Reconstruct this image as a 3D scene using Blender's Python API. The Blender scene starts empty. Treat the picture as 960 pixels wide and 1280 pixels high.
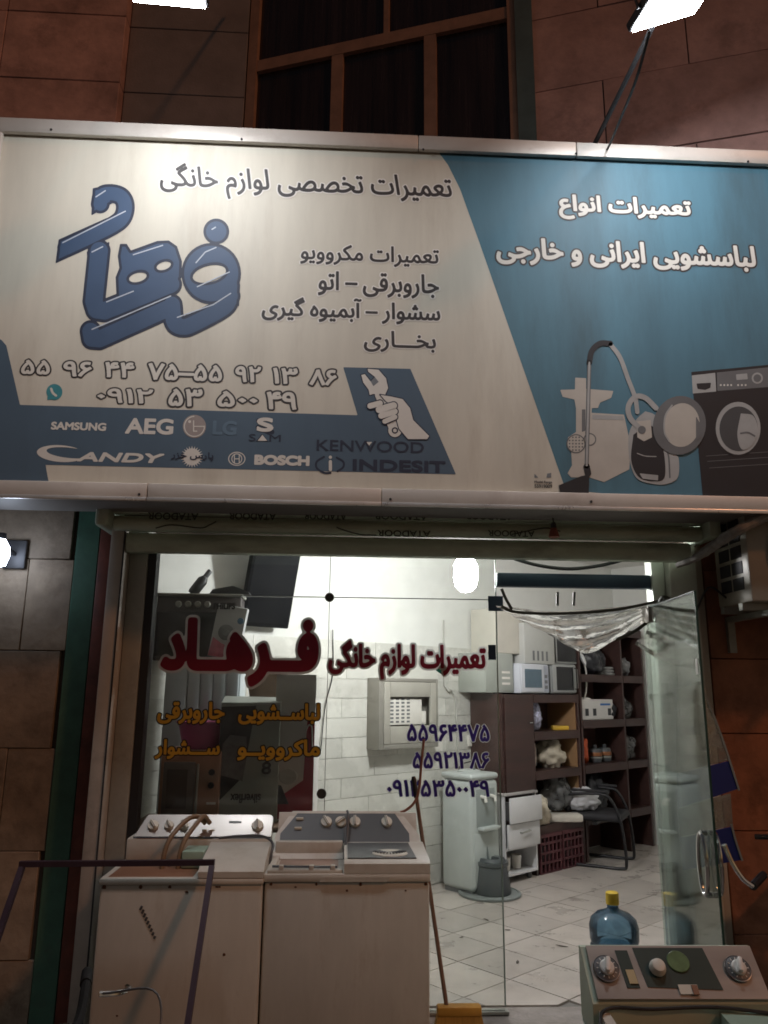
import bpy, bmesh, math, random
import numpy as np
from mathutils import Matrix, Vector, noise
random.seed(7)
S = bpy.context.scene
COL = S.collection
R = math.radians

# ------------------------------------------------------------------ camera
CAM = np.array([0, 0, 1.58]); F = 960.0
PITCH, YAW, ROLL = R(13.03), R(2.77), R(-.55)
f0 = np.array([math.sin(YAW)*math.cos(PITCH), math.cos(YAW)*math.cos(PITCH), math.sin(PITCH)])
r0 = np.array([math.cos(YAW), -math.sin(YAW), 0.]); u0 = np.cross(r0, f0)
RR = math.cos(ROLL)*r0 - math.sin(ROLL)*u0
UU = math.sin(ROLL)*r0 + math.cos(ROLL)*u0
cd = bpy.data.cameras.new('camera'); cam = bpy.data.objects.new('camera', cd); COL.objects.link(cam)
cam.matrix_world = Matrix(((RR[0], UU[0], -f0[0], CAM[0]), (RR[1], UU[1], -f0[1], CAM[1]), (RR[2], UU[2], -f0[2], CAM[2]), (0, 0, 0, 1)))
cd.sensor_fit = 'VERTICAL'; cd.sensor_height = 32.0; cd.lens = 32.0*F/1280; cd.clip_start = .05; cd.clip_end = 500
S.camera = cam

# ------------------------------------------------------------------ world, street light, exposure
w = bpy.data.worlds.new('World'); S.world = w; w.use_nodes = True
nt = w.node_tree; bg = nt.nodes['Background']
sky = nt.nodes.new('ShaderNodeTexSky'); sky.sky_type = 'NISHITA'; sky.sun_disc = False
sky.sun_elevation = R(34); sky.sun_rotation = R(130)
warm = nt.nodes.new('ShaderNodeMix'); warm.data_type = 'RGBA'; warm.blend_type = 'MULTIPLY'; warm.inputs['Factor'].default_value = 1; warm.inputs['B'].default_value = (1, .74, .56, 1)   # town glow
nt.links.new(sky.outputs[0], warm.inputs['A']); nt.links.new(warm.outputs['Result'], bg.inputs[0]); bg.inputs[1].default_value = .017
SUN_DIR = Vector((-.62, .55, -.70)).normalized()          # the street's sodium light, from the right behind the camera
sl = bpy.data.lights.new('street_light', 'SUN'); sl.energy = .42; sl.angle = R(4); sl.color = (1, .40, .17)
so = bpy.data.objects.new('street_light', sl); COL.objects.link(so); so.location = (4, -5, 8)
so.rotation_euler = SUN_DIR.to_track_quat('-Z', 'Y').to_euler()
S.view_settings.view_transform = 'Standard'; S.view_settings.look = 'None'
S.view_settings.exposure = 0; S.view_settings.gamma = 1; S.view_settings.use_curve_mapping = False
S.render.engine = 'CYCLES'
S.cycles.use_denoising = True; S.cycles.filter_width = 1.7; S.cycles.max_bounces = 6; S.cycles.transparent_max_bounces = 24
S.cycles.sample_clamp_indirect = 4; S.cycles.caustics_reflective = False; S.cycles.caustics_refractive = False

# ------------------------------------------------------------------ from photo pixels to points on planes of the place
def ray(px, py): return f0 + RR*(px-480)/F - UU*(py-640)/F
def onY(px, py, Y):
    v = ray(px, py); return CAM + v*(Y-CAM[1])/v[1]
def onZ(px, py, z=0.):
    v = ray(px, py); return CAM + v*(z-CAM[2])/v[2]
RU = np.array([.766, .643]); RN = np.array([.643, -.766]); W0 = np.array([.684, 6.835]); RA = R(40)
def RL(s, t): return W0 + RU*s + RN*t                     # along the tiled wall, away from it
def onT(px, py, t):                                       # plane parallel to the tiled wall -> (s, z)
    n = np.array([RN[0], RN[1], 0]); v = ray(px, py); p0 = RL(0, t)
    k = ((np.array([p0[0], p0[1], 0])-CAM) @ n)/(v @ n); q = CAM+v*k
    return float((q[:2]-W0) @ RU), float(q[2])

GY = 4.30      # shop window plane
SY = 3.75      # sign face plane
GZ = -.10      # pavement outside

# ------------------------------------------------------------------ materials
MATS = {}
def mat(name, col, rough=.55, metal=0., var=.12, scale=6., bump=0., bscale=60., stretch=(1, 1, 1), spec=.5, emit=0., alpha=1., trans=0., dirt=0., dirtcol=(.08, .06, .05), rnd=0.):
    if name in MATS: return MATS[name]
    m = bpy.data.materials.new(name); m.use_nodes = True; t = m.node_tree; b = t.nodes['Principled BSDF']
    b.inputs['Roughness'].default_value = rough; b.inputs['Metallic'].default_value = metal
    b.inputs['Specular IOR Level'].default_value = spec
    tc = t.nodes.new('ShaderNodeTexCoord'); mp = t.nodes.new('ShaderNodeMapping'); mp.inputs['Scale'].default_value = stretch
    t.links.new(tc.outputs['Object'], mp.inputs[0])
    n1 = t.nodes.new('ShaderNodeTexNoise'); n1.inputs['Scale'].default_value = scale; n1.inputs['Detail'].default_value = 6; n1.inputs['Roughness'].default_value = .65
    t.links.new(mp.outputs[0], n1.inputs[0])
    rp = t.nodes.new('ShaderNodeValToRGB'); e = rp.color_ramp.elements
    e[0].position = .3; e[1].position = .72
    e[0].color = (*[c*(1-var) for c in col], 1); e[1].color = (*[min(1, c*(1+var)) for c in col], 1)
    t.links.new(n1.outputs[0], rp.inputs[0]); out = rp.outputs[0]
    if dirt:
        n2 = t.nodes.new('ShaderNodeTexNoise'); n2.inputs['Scale'].default_value = scale*.6; n2.inputs['Detail'].default_value = 8; n2.inputs['Roughness'].default_value = .75
        t.links.new(mp.outputs[0], n2.inputs[0])
        r2 = t.nodes.new('ShaderNodeValToRGB'); r2.color_ramp.elements[0].position = .52; r2.color_ramp.elements[1].position = .74
        t.links.new(n2.outputs[0], r2.inputs[0])
        ml = t.nodes.new('ShaderNodeMath'); ml.operation = 'MULTIPLY'; ml.inputs[1].default_value = dirt; t.links.new(r2.outputs[0], ml.inputs[0])
        mx = t.nodes.new('ShaderNodeMix'); mx.data_type = 'RGBA'; t.links.new(ml.outputs[0], mx.inputs['Factor'])
        t.links.new(out, mx.inputs['A']); mx.inputs['B'].default_value = (*dirtcol, 1); out = mx.outputs['Result']
    if rnd:
        oi = t.nodes.new('ShaderNodeObjectInfo'); mr = t.nodes.new('ShaderNodeMapRange'); mr.inputs['To Min'].default_value = 1-rnd; mr.inputs['To Max'].default_value = 1+rnd
        t.links.new(oi.outputs['Random'], mr.inputs[0]); mu = t.nodes.new('ShaderNodeVectorMath'); mu.operation = 'SCALE'; t.links.new(out, mu.inputs[0]); t.links.new(mr.outputs[0], mu.inputs['Scale']); out = mu.outputs[0]
    t.links.new(out, b.inputs['Base Color'])
    rr = t.nodes.new('ShaderNodeMapRange'); rr.inputs['To Min'].default_value = max(.03, rough-.12); rr.inputs['To Max'].default_value = min(1, rough+.12)
    t.links.new(n1.outputs[0], rr.inputs[0]); t.links.new(rr.outputs[0], b.inputs['Roughness'])
    if bump:
        n3 = t.nodes.new('ShaderNodeTexNoise'); n3.inputs['Scale'].default_value = bscale; n3.inputs['Detail'].default_value = 5
        t.links.new(mp.outputs[0], n3.inputs[0]); bp = t.nodes.new('ShaderNodeBump'); bp.inputs['Strength'].default_value = bump; bp.inputs['Distance'].default_value = .01
        t.links.new(n3.outputs[0], bp.inputs['Height']); t.links.new(bp.outputs[0], b.inputs['Normal'])
    if emit:
        b.inputs['Emission Color'].default_value = (*col, 1); b.inputs['Emission Strength'].default_value = emit
    if trans: b.inputs['Transmission Weight'].default_value = trans
    MATS[name] = m; return m
def glassmat(name, tint, refl=1., haze=0., hazecol=(.7, .72, .68), rough=.02, wrinkle=0., hv=.65):
    if name in MATS: return MATS[name]
    m = bpy.data.materials.new(name); m.use_nodes = True; t = m.node_tree; t.nodes.clear()
    o = t.nodes.new('ShaderNodeOutputMaterial'); tr = t.nodes.new('ShaderNodeBsdfTransparent'); tr.inputs[0].default_value = (*tint, 1)
    gl = t.nodes.new('ShaderNodeBsdfGlossy'); gl.inputs['Roughness'].default_value = rough
    fr = t.nodes.new('ShaderNodeFresnel'); fr.inputs[0].default_value = 1.45
    if wrinkle:
        tc = t.nodes.new('ShaderNodeTexCoord'); n = t.nodes.new('ShaderNodeTexNoise'); n.inputs['Scale'].default_value = 22; n.inputs['Detail'].default_value = 3
        t.links.new(tc.outputs['Object'], n.inputs[0]); bp = t.nodes.new('ShaderNodeBump'); bp.inputs['Strength'].default_value = wrinkle; bp.inputs['Distance'].default_value = .02
        t.links.new(n.outputs[0], bp.inputs['Height']); t.links.new(bp.outputs[0], gl.inputs['Normal']); t.links.new(bp.outputs[0], fr.inputs['Normal'])
    ml = t.nodes.new('ShaderNodeMath'); ml.operation = 'MULTIPLY'; ml.inputs[1].default_value = refl; t.links.new(fr.outputs[0], ml.inputs[0])
    base = tr.outputs[0]
    if haze:
        df = t.nodes.new('ShaderNodeBsdfDiffuse'); df.inputs[0].default_value = (*hazecol, 1)
        tl = t.nodes.new('ShaderNodeBsdfTranslucent'); tl.inputs[0].default_value = (*hazecol, 1)
        a = t.nodes.new('ShaderNodeMixShader'); a.inputs[0].default_value = .5; t.links.new(df.outputs[0], a.inputs[1]); t.links.new(tl.outputs[0], a.inputs[2])
        tc = t.nodes.new('ShaderNodeTexCoord'); n = t.nodes.new('ShaderNodeTexNoise'); n.inputs['Scale'].default_value = 9; n.inputs['Detail'].default_value = 6
        t.links.new(tc.outputs['Object'], n.inputs[0]); mr = t.nodes.new('ShaderNodeMapRange'); mr.inputs['From Min'].default_value = .3; mr.inputs['From Max'].default_value = .75
        mr.inputs['To Min'].default_value = haze*(1-hv); mr.inputs['To Max'].default_value = min(1, haze*(1+hv)); t.links.new(n.outputs[0], mr.inputs[0])
        x = t.nodes.new('ShaderNodeMixShader'); t.links.new(mr.outputs[0], x.inputs[0]); t.links.new(tr.outputs[0], x.inputs[1]); t.links.new(a.outputs[0], x.inputs[2]); base = x.outputs[0]
    y = t.nodes.new('ShaderNodeMixShader'); t.links.new(ml.outputs[0], y.inputs[0]); t.links.new(base, y.inputs[1]); t.links.new(gl.outputs[0], y.inputs[2])
    t.links.new(y.outputs[0], o.inputs[0]); MATS[name] = m; return m
def lampmat(name, col, strength):
    m = bpy.data.materials.new(name); m.use_nodes = True; t = m.node_tree; t.nodes.clear()
    o = t.nodes.new('ShaderNodeOutputMaterial'); e = t.nodes.new('ShaderNodeEmission'); e.inputs[0].default_value = (*col, 1); e.inputs[1].default_value = strength
    t.links.new(e.outputs[0], o.inputs[0]); return m

# ------------------------------------------------------------------ mesh helpers
class MB:
    def __init__(s): s.v = []; s.f = []
    def add(s, v, f):
        k = len(s.v); s.v += [tuple(map(float, q)) for q in v]; s.f += [tuple(i+k for i in q) for q in f]; return s
    def box(s, x0, x1, y0, y1, z0, z1):
        return s.add([(x, y, z) for x in (x0, x1) for y in (y0, y1) for z in (z0, z1)], [(0, 1, 3, 2), (4, 6, 7, 5), (0, 4, 5, 1), (2, 3, 7, 6), (0, 2, 6, 4), (1, 5, 7, 3)])
    def rbox(s, x0, x1, y0, y1, z0, z1, r=.01, seg=2, M=None):
        bm = bmesh.new(); bmesh.ops.create_cube(bm, size=1)
        for v in bm.verts: v.co = ((x0+x1)/2+v.co.x*(x1-x0), (y0+y1)/2+v.co.y*(y1-y0), (z0+z1)/2+v.co.z*(z1-z0))
        bmesh.ops.bevel(bm, geom=bm.edges[:], offset=r, segments=seg, profile=.5, affect='EDGES')
        if M: bm.transform(M)
        bm.verts.index_update(); s.add([v.co for v in bm.verts], [[v.index for v in f.verts] for f in bm.faces]); bm.free(); return s
    def tube(s, pts, r, n=10, cap=True):
        pts = [Vector(p) for p in pts]; N = len(pts); rs = r if isinstance(r, (list, tuple)) else [r]*N
        up = None; rings = []
        for i, p in enumerate(pts):
            d = (pts[min(i+1, N-1)]-pts[max(i-1, 0)]).normalized()
            if up is None: up = d.orthogonal().normalized()
            up = (up-d*up.dot(d)); up = up.normalized() if up.length > 1e-6 else d.orthogonal().normalized()
            q = d.cross(up); rings.append([p+(up*math.cos(a)+q*math.sin(a))*rs[i] for a in [2*math.pi*k/n for k in range(n)]])
        v = [x for g in rings for x in g]; f = []
        for i in range(N-1):
            for k in range(n): f.append((i*n+k, i*n+(k+1) % n, (i+1)*n+(k+1) % n, (i+1)*n+k))
        if cap: f += [tuple(range(n-1, -1, -1)), tuple((N-1)*n+k for k in range(n))]
        return s.add(v, f)
    def lathe(s, prof, n=20, c=(0, 0, 0), M=None):
        v = []; f = []
        for r, z in prof:
            for k in range(n): v.append(Vector((r*math.cos(2*math.pi*k/n), r*math.sin(2*math.pi*k/n), z)))
        for i in range(len(prof)-1):
            for k in range(n): f.append((i*n+k, i*n+(k+1) % n, (i+1)*n+(k+1) % n, (i+1)*n+k))
        f += [tuple(range(n-1, -1, -1)), tuple((len(prof)-1)*n+k for k in range(n))]
        if M: v = [M @ q for q in v]
        return s.add([q+Vector(c) for q in v], f)
    def prism(s, poly, a, b, axis='y'):     # polygon of (x,z) extruded a..b along y, or (y,z) along x, or (x,y) along z
        n = len(poly)
        def P(q, d): return (q[0], d, q[1]) if axis == 'y' else (d, q[0], q[1]) if axis == 'x' else (q[0], q[1], d)
        v = [P(q, a) for q in poly]+[P(q, b) for q in poly]
        return s.add(v, [tuple(range(n)), tuple(range(2*n-1, n-1, -1))]+[(i, i+n, (i+1) % n+n, (i+1) % n) for i in range(n)])
    def xf(s, M): s.v = [tuple(M @ Vector(q)) for q in s.v]; return s
    def mesh(s, name, m, smooth=True):
        me = bpy.data.meshes.new(name); me.from_pydata(s.v, [], s.f)
        bm = bmesh.new(); bm.from_mesh(me); bmesh.ops.recalc_face_normals(bm, faces=bm.faces[:]); bm.to_mesh(me); bm.free()
        if m: me.materials.append(m)
        if smooth: me.shade_smooth()
        if smooth == 1: me.set_sharp_from_angle(angle=R(38))
        return me
def pmat(o): return Matrix.Translation(o.location) @ Matrix.Rotation(o.rotation_euler.z, 4, 'Z')
def part(name, mb, m, parent=None, world=False, label=None, smooth=True):
    if getattr(mb, 'soft', 0): smooth = 2
    if world and parent is not None:
        P = pmat(parent)
        if parent.parent is not None: P = pmat(parent.parent) @ P
        mb.xf(P.inverted())
    o = bpy.data.objects.new(name, mb.mesh(name, m, smooth)); COL.objects.link(o); o.parent = parent
    if label: o['label'] = label
    return o
def tag(o, label, cat, group=None):
    o['label'] = label; o['category'] = cat
    if group: o['group'] = group
    return o
def thing(name, label, cat, loc=(0, 0, 0), rz=0., group=None):
    o = bpy.data.objects.new(name, None); COL.objects.link(o); o.empty_display_size = .05
    o.location = tuple(map(float, loc)); o.rotation_euler = (0, 0, rz); return tag(o, label, cat, group)
def solo(name, mb, m, label, cat, loc=(0, 0, 0), rz=0., group=None):
    o = part(name, mb, m); o.location = tuple(map(float, loc)); o.rotation_euler = (0, 0, rz); return tag(o, label, cat, group)
def struct(name, mb, m, parent=None):
    o = part(name, mb, m, parent)
    if parent is None: o['kind'] = 'structure'
    return o
def curve(pts, n=8):                       # Catmull-Rom through points
    P = [np.array(p, float) for p in pts]; P = [2*P[0]-P[1]]+P+[2*P[-1]-P[-2]]; out = []
    for i in range(1, len(P)-2):
        for k in range(n):
            t = k/n; a, b, c, d = P[i-1:i+3]
            out.append(.5*((2*b)+(c-a)*t+(2*a-5*b+4*c-d)*t*t+(-a+3*b-3*c+d)*t**3))
    return out+[P[-2]]
def blob(mb, c, r, seed=0, crumple=.25, sub=4):
    mb.soft = 1
    bm = bmesh.new(); bmesh.ops.create_icosphere(bm, subdivisions=sub, radius=1)
    for v in bm.verts:
        q = v.co*1.6+Vector((seed*3.1, seed*1.7, 0)); k = 1+crumple*(noise.noise(q)+.6*noise.noise(q*2.6)+.5*abs(noise.noise(q*4.3))+.22*abs(noise.noise(q*9)))
        p = Vector((v.co.x*r[0]*k, v.co.y*r[1]*k, v.co.z*r[2]*k)); p.z = max(p.z, -r[2]*.92); v.co = p+Vector(c)
    bm.verts.index_update(); mb.add([v.co for v in bm.verts], [[v.index for v in f.verts] for f in bm.faces]); bm.free(); return mb

# ------------------------------------------------------------------ flat print: distance field -> mesh
def seg_d(X, Y, pts):
    D = np.full(X.shape, 1e9)
    for (ax, ay), (bx, by) in zip(pts[:-1], pts[1:]):
        dx, dy = bx-ax, by-ay; L = dx*dx+dy*dy or 1e-12
        t = np.clip(((X-ax)*dx+(Y-ay)*dy)/L, 0, 1); D = np.minimum(D, (X-ax-t*dx)**2+(Y-ay-t*dy)**2)
    return np.sqrt(D)
def poly_sd(X, Y, pts):
    D = seg_d(X, Y, list(pts)+[pts[0]]); ins = np.zeros(X.shape, bool)
    for (ax, ay), (bx, by) in zip(pts, list(pts[1:])+[pts[0]]):
        if ay == by: continue
        ins ^= ((ay > Y) != (by > Y)) & (X < (bx-ax)*(Y-ay)/(by-ay)+ax)
    return np.where(ins, -D, D)
def stroke(pts, wd): return lambda X, Y: seg_d(X, Y, pts)-wd/2
def polyg(pts): return lambda X, Y: poly_sd(X, Y, pts)
def disc(cx, cy, r, ry=None, a=0):
    if ry is None: return lambda X, Y: np.hypot(X-cx, Y-cy)-r
    pts = [(cx+r*math.cos(t)*math.cos(a)-ry*math.sin(t)*math.sin(a), cy+r*math.cos(t)*math.sin(a)+ry*math.sin(t)*math.cos(a)) for t in np.linspace(0, 2*math.pi, 37)[:-1]]
    return polyg(pts)
def union(*fs): return lambda X, Y: np.minimum.reduce([f(X, Y) for f in fs])
def minus(a, *bs): return lambda X, Y: np.maximum.reduce([a(X, Y)]+[-b(X, Y) for b in bs])
def field_mesh(Fv, xs, ys):                # marching squares -> verts in (x,y), faces
    ins = Fv < 0; ny, nx = Fv.shape; V = {}; verts = []; faces = []
    def pt(key, p):
        if key not in V: V[key] = len(verts); verts.append(p)
        return V[key]
    full = ins[:-1, :-1] & ins[1:, :-1] & ins[:-1, 1:] & ins[1:, 1:]
    anyi = ins[:-1, :-1] | ins[1:, :-1] | ins[:-1, 1:] | ins[1:, 1:]
    for j in range(ny-1):
        i = 0; row = full[j]
        idx = np.nonzero(anyi[j])[0]
        if not len(idx): continue
        i = idx[0]; end = idx[-1]
        while i <= end:
            if row[i]:
                k = i
                while k+1 <= end and row[k+1]: k += 1
                faces.append((pt((i, j), (xs[i], ys[j])), pt((k+1, j), (xs[k+1], ys[j])), pt((k+1, j+1), (xs[k+1], ys[j+1])), pt((i, j+1), (xs[i], ys[j+1])))); i = k+1; continue
            if anyi[j, i]:
                c = [(i, j), (i+1, j), (i+1, j+1), (i, j+1)]; P = []
                for a in range(4):
                    p, q = c[a], c[(a+1) % 4]; fp, fq = Fv[p[1], p[0]], Fv[q[1], q[0]]
                    if fp < 0: P.append(pt(p, (xs[p[0]], ys[p[1]])))
                    if (fp < 0) != (fq < 0):
                        t = fp/(fp-fq); kk = (min(p, q), max(p, q)); P.append(pt(kk, (xs[p[0]]+(xs[q[0]]-xs[p[0]])*t, ys[p[1]]+(ys[q[1]]-ys[p[1]])*t)))
                if len(P) > 2: faces.append(tuple(P))
            i += 1
    return verts, faces
def flat(name, verts3, faces, m, parent, label=None):
    P = pmat(parent).inverted(); me = bpy.data.meshes.new(name); me.from_pydata([tuple(P @ Vector(v)) for v in verts3], [], faces); me.materials.append(m)
    o = bpy.data.objects.new(name, me); COL.objects.link(o); o.parent = parent
    if label: o['label'] = label
    return o
def draw(name, fn, box, m, parent, lay, Yp=SY, iso=0., step=.7, label=None):   # fn in photo pixels of that plane
    xs = np.arange(box[0], box[2]+step, step); ys = np.arange(box[1], box[3]+step, step); X, Y = np.meshgrid(xs, ys)
    v, f = field_mesh(fn(X, Y)-iso, xs, ys)
    if not f: return None
    return flat(name, [onY(a, b, Yp-.0006*lay) for a, b in v], [q[::-1] for q in f], m, parent, label)

FORMS = {'ا': 'FE8D', 'آ': 'FE81', 'ب': 'FE8F', 'پ': 'FB56', 'ت': 'FE95', 'ج': 'FE9D', 'خ': 'FEA5', 'د': 'FEA9', 'ر': 'FEAD', 'ز': 'FEAF', 'س': 'FEB1', 'ش': 'FEB5', 'ص': 'FEB9',
         'ع': 'FEC9', 'ف': 'FED1', 'ق': 'FED5', 'ک': 'FB8E', 'گ': 'FB92', 'ل': 'FEDD', 'م': 'FEE1', 'ن': 'FEE5', 'و': 'FEED', 'ه': 'FEE9', 'ی': 'FBFC'}
NOJOIN = set('اآدرزو')
def shape(txt):                             # Persian letters -> joined forms in visual order
    out = []
    for i, ch in enumerate(txt):
        if ch not in FORMS: out.append(ch); continue
        pv = i > 0 and (txt[i-1] == 'ـ' or (txt[i-1] in FORMS and txt[i-1] not in NOJOIN))
        nx = i+1 < len(txt) and (txt[i+1] == 'ـ' or txt[i+1] in FORMS) and ch not in NOJOIN
        out.append(chr(int(FORMS[ch], 16)+(3 if pv and nx else 2 if nx else 1 if pv else 0)))
    return ''.join(reversed(out))
def contours(txt):
    c = bpy.data.curves.new('tmp', 'FONT'); c.body = txt; c.fill_mode = 'NONE'; c.resolution_u = 5
    o = bpy.data.objects.new('tmp', c); COL.objects.link(o); bpy.context.view_layer.update()
    me = o.evaluated_get(bpy.context.evaluated_depsgraph_get()).to_mesh()
    nxt = {e.vertices[0]: e.vertices[1] for e in me.edges}; co = [tuple(v.co[:2]) for v in me.vertices]
    adj = {}
    for e in me.edges:
        a, b = e.vertices; adj.setdefault(a, []).append(b); adj.setdefault(b, []).append(a)
    seen = set(); loops = []
    for st in range(len(co)):
        if st in seen or st not in adj: continue
        L = [st]; seen.add(st); nb = [b for b in adj[st] if b == st+1] or adj[st]; cur = nb[0]
        while cur not in seen:
            L.append(cur); seen.add(cur); q = [b for b in adj[cur] if b not in seen]
            if not q: break
            cur = q[0]
        if len(L) > 2: loops.append([co[i] for i in L])
    o.to_mesh_clear() if hasattr(o, 'to_mesh_clear') else None
    bpy.data.objects.remove(o); bpy.data.curves.remove(c); return loops
CACHE = {}
def text(name, txt, box, m, parent, lay=2, Yp=SY, bold=0., outline=None, om=None, fa=True, rot=False, skew=0., step=None, label=None, plane=None, inset=None):
    """lettering that fills the photo box (x0,y0,x1,y1) on the plane; bold/outline in units of box height"""
    key = (txt, fa)
    if key not in CACHE: CACHE[key] = contours(shape(txt) if fa else txt)
    loops = CACHE[key]
    A = np.concatenate([np.array(l) for l in loops]); lo, hi = A.min(0), A.max(0)
    x0, y0, x1, y1 = box; xc, yc = (x0+x1)/2, (y0+y1)/2
    up = (lambda a, b: onY(a, b, Yp)) if plane is None else plane
    C = up(xc, yc); ex = up(x1, yc)-up(x0, yc); Wd = np.linalg.norm(ex); Ht = np.linalg.norm(up(xc, y0)-up(xc, y1))
    ex = ex/Wd
    if plane is None: ex = np.array([1, 0, 0.])
    pad = max(bold, (outline or 0)+bold)*Ht*1.0
    Wi, Hi = max(Wd-2*bold*Ht, Wd*.5), max(Ht-2*bold*Ht, Ht*.5)
    sc = np.array([Wi/(hi[0]-lo[0]), Hi/(hi[1]-lo[1])]); ce = (lo+hi)/2
    st = step or Ht/46
    mg = pad+2*st
    xs = np.arange(-Wd/2-mg-abs(skew)*Ht, Wd/2+mg+abs(skew)*Ht+st, st); ys = np.arange(-Ht/2-mg, Ht/2+mg+st, st)
    D = np.full((len(ys), len(xs)), 1e3); WN = np.zeros((len(ys), len(xs)), int)
    for l in loops:
        P = (np.array(l)-ce)*sc; P[:, 0] += skew*P[:, 1]
        a, b = P.min(0)-mg, P.max(0)+mg
        i0, i1 = np.searchsorted(xs, a[0]), np.searchsorted(xs, b[0]); j0, j1 = np.searchsorted(ys, a[1]), np.searchsorted(ys, b[1])
        if i1 <= i0 or j1 <= j0: continue
        X, Y = np.meshgrid(xs[i0:i1], ys[j0:j1]); pts = [tuple(q) for q in P]; cl = pts+[pts[0]]
        D[j0:j1, i0:i1] = np.minimum(D[j0:j1, i0:i1], seg_d(X, Y, cl)); wn = np.zeros(X.shape, int)
        for (ax, ay), (bx, by) in zip(cl[:-1], cl[1:]):
            if ay == by: continue
            left = (bx-ax)*(Y-ay)-(X-ax)*(by-ay)
            wn += ((ay <= Y) & (by > Y) & (left > 0)).astype(int)-((ay > Y) & (by <= Y) & (left < 0)).astype(int)
        WN[j0:j1, i0:i1] += wn
    SD = np.where(WN != 0, -D, D); sg = -1 if rot else 1; nrm = np.array([0, -1., 0]) if plane is None else np.cross(ex, [0, 0, 1.])
    def emit(nm, iso, mm, ly, lb=None):
        v, f = field_mesh(SD-iso, xs, ys)
        if f: return flat(nm, [C+ex*(sg*a)+np.array([0, 0, sg*b])+nrm*.0006*ly for a, b in v], f, mm, parent, lb)
    if outline: emit(name+'_outline', (bold+outline)*Ht, om, lay)
    return emit(name, bold*Ht, m, lay+1, label)

# ================================================================== setting
M_asph = mat('pavement_concrete', (.20, .185, .17), .9, var=.3, scale=12, bump=.6, bscale=90)
M_grout = mat('grout', (.16, .15, .135), .9, var=.2)
M_tile = mat('floor_tile', (.52, .47, .425), .30, var=.14, scale=4, dirt=.55, dirtcol=(.24, .20, .17), rnd=.12)
M_wtile = mat('wall_tile', (.64, .63, .575), .28, var=.12, scale=3.5, dirt=.4, dirtcol=(.40, .37, .31), rnd=.10)
M_plaster = mat('plaster', (.73, .73, .69), .7, var=.06, scale=2, dirt=.2, dirtcol=(.45, .40, .30))
M_ceil = mat('ceiling_paint', (.75, .74, .70), .8, var=.05)
M_stone = mat('facade_stone', (.31, .245, .18), .75, var=.32, scale=4.5, bump=.7, bscale=15, dirt=.85, dirtcol=(.12, .08, .05), rnd=.2)
M_stone_r = mat('red_stone', (.34, .14, .075), .75, var=.35, scale=5, bump=.7, bscale=15, dirt=.85, dirtcol=(.10, .045, .025), rnd=.2)
M_stone_u = mat('upper_stone', (.50, .30, .265), .8, var=.28, scale=3.2, bump=.6, bscale=14, dirt=.8, dirtcol=(.18, .11, .1), rnd=.12)
M_dark = mat('dark_recess', (.03, .028, .03), .8)
M_green = mat('green_paint', (.05, .13, .09), .55, var=.25, scale=7, dirt=.4)
M_alu = mat('aluminium', (.50, .46, .41), .45, .2, var=.12, scale=5, dirt=.35)
M_alud = mat('dull_aluminium', (.34, .34, .30), .5, .2, var=.18, scale=5, dirt=.45)

ground = struct('pavement', MB().box(-30, 30, -30, 4.62, GZ-.3, GZ), M_asph)

def clip(poly, clipper):                    # convex clip
    out = poly
    for i in range(len(clipper)):
        a, b = np.array(clipper[i]), np.array(clipper[(i+1) % len(clipper)]); inp = out; out = []
        side = lambda p: (b[0]-a[0])*(p[1]-a[1])-(b[1]-a[1])*(p[0]-a[0])
        for j in range(len(inp)):
            p, q = np.array(inp[j]), np.array(inp[(j+1) % len(inp)]); sp, sq = side(p), side(q)
            if sp >= 0: out.append(tuple(p))
            if (sp >= 0) != (sq >= 0): out.append(tuple(p+(q-p)*sp/(sp-sq)))
        if len(out) < 3: return []
    return out
cA = tuple(RL(-3.86, 0)); cB = tuple(RL(3.2, 0)); ROOM = [(-2.27, 4.40), (3.6, 4.40), (3.6, 8.34), cB]
floor = struct('shop_floor', MB().prism([(-2.4, 4.40), (3.75, 4.40), (3.75, 8.5), (cB[0], cB[1]+.15), (cB[0]-.2, cB[1]+.05)], -.25, -.012, 'z'), M_grout)
T = .39
for i in range(-11, 9):
    for j in range(0, 16):
        s0, t0 = .05+i*T, -.18+j*T; g = .003
        q = [tuple(RL(s, t)) for s, t in ((s0+g, t0+g), (s0+g, t0+T-g), (s0+T-g, t0+T-g), (s0+T-g, t0+g))]
        q = clip(q[::-1] if True else q, ROOM)
        if len(q) < 3:
            continue
        ar = abs(sum(q[k][0]*q[(k+1) % len(q)][1]-q[(k+1) % len(q)][0]*q[k][1] for k in range(len(q))))/2
        if ar < .004: continue
        dz = random.uniform(-.0015, .0005); part('floor_tile', MB().prism(q, -.014, dz, 'z'), M_tile, floor, smooth=False)
threshold = struct('threshold', MB().rbox(-1.25, 1.95, 4.12, 4.398, GZ-.1, -.006, .012), mat('worn_concrete', (.26, .23, .21), .85, var=.25, scale=9, bump=.5, bscale=50, dirt=.5, dirtcol=(.1, .08, .07)))

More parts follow.
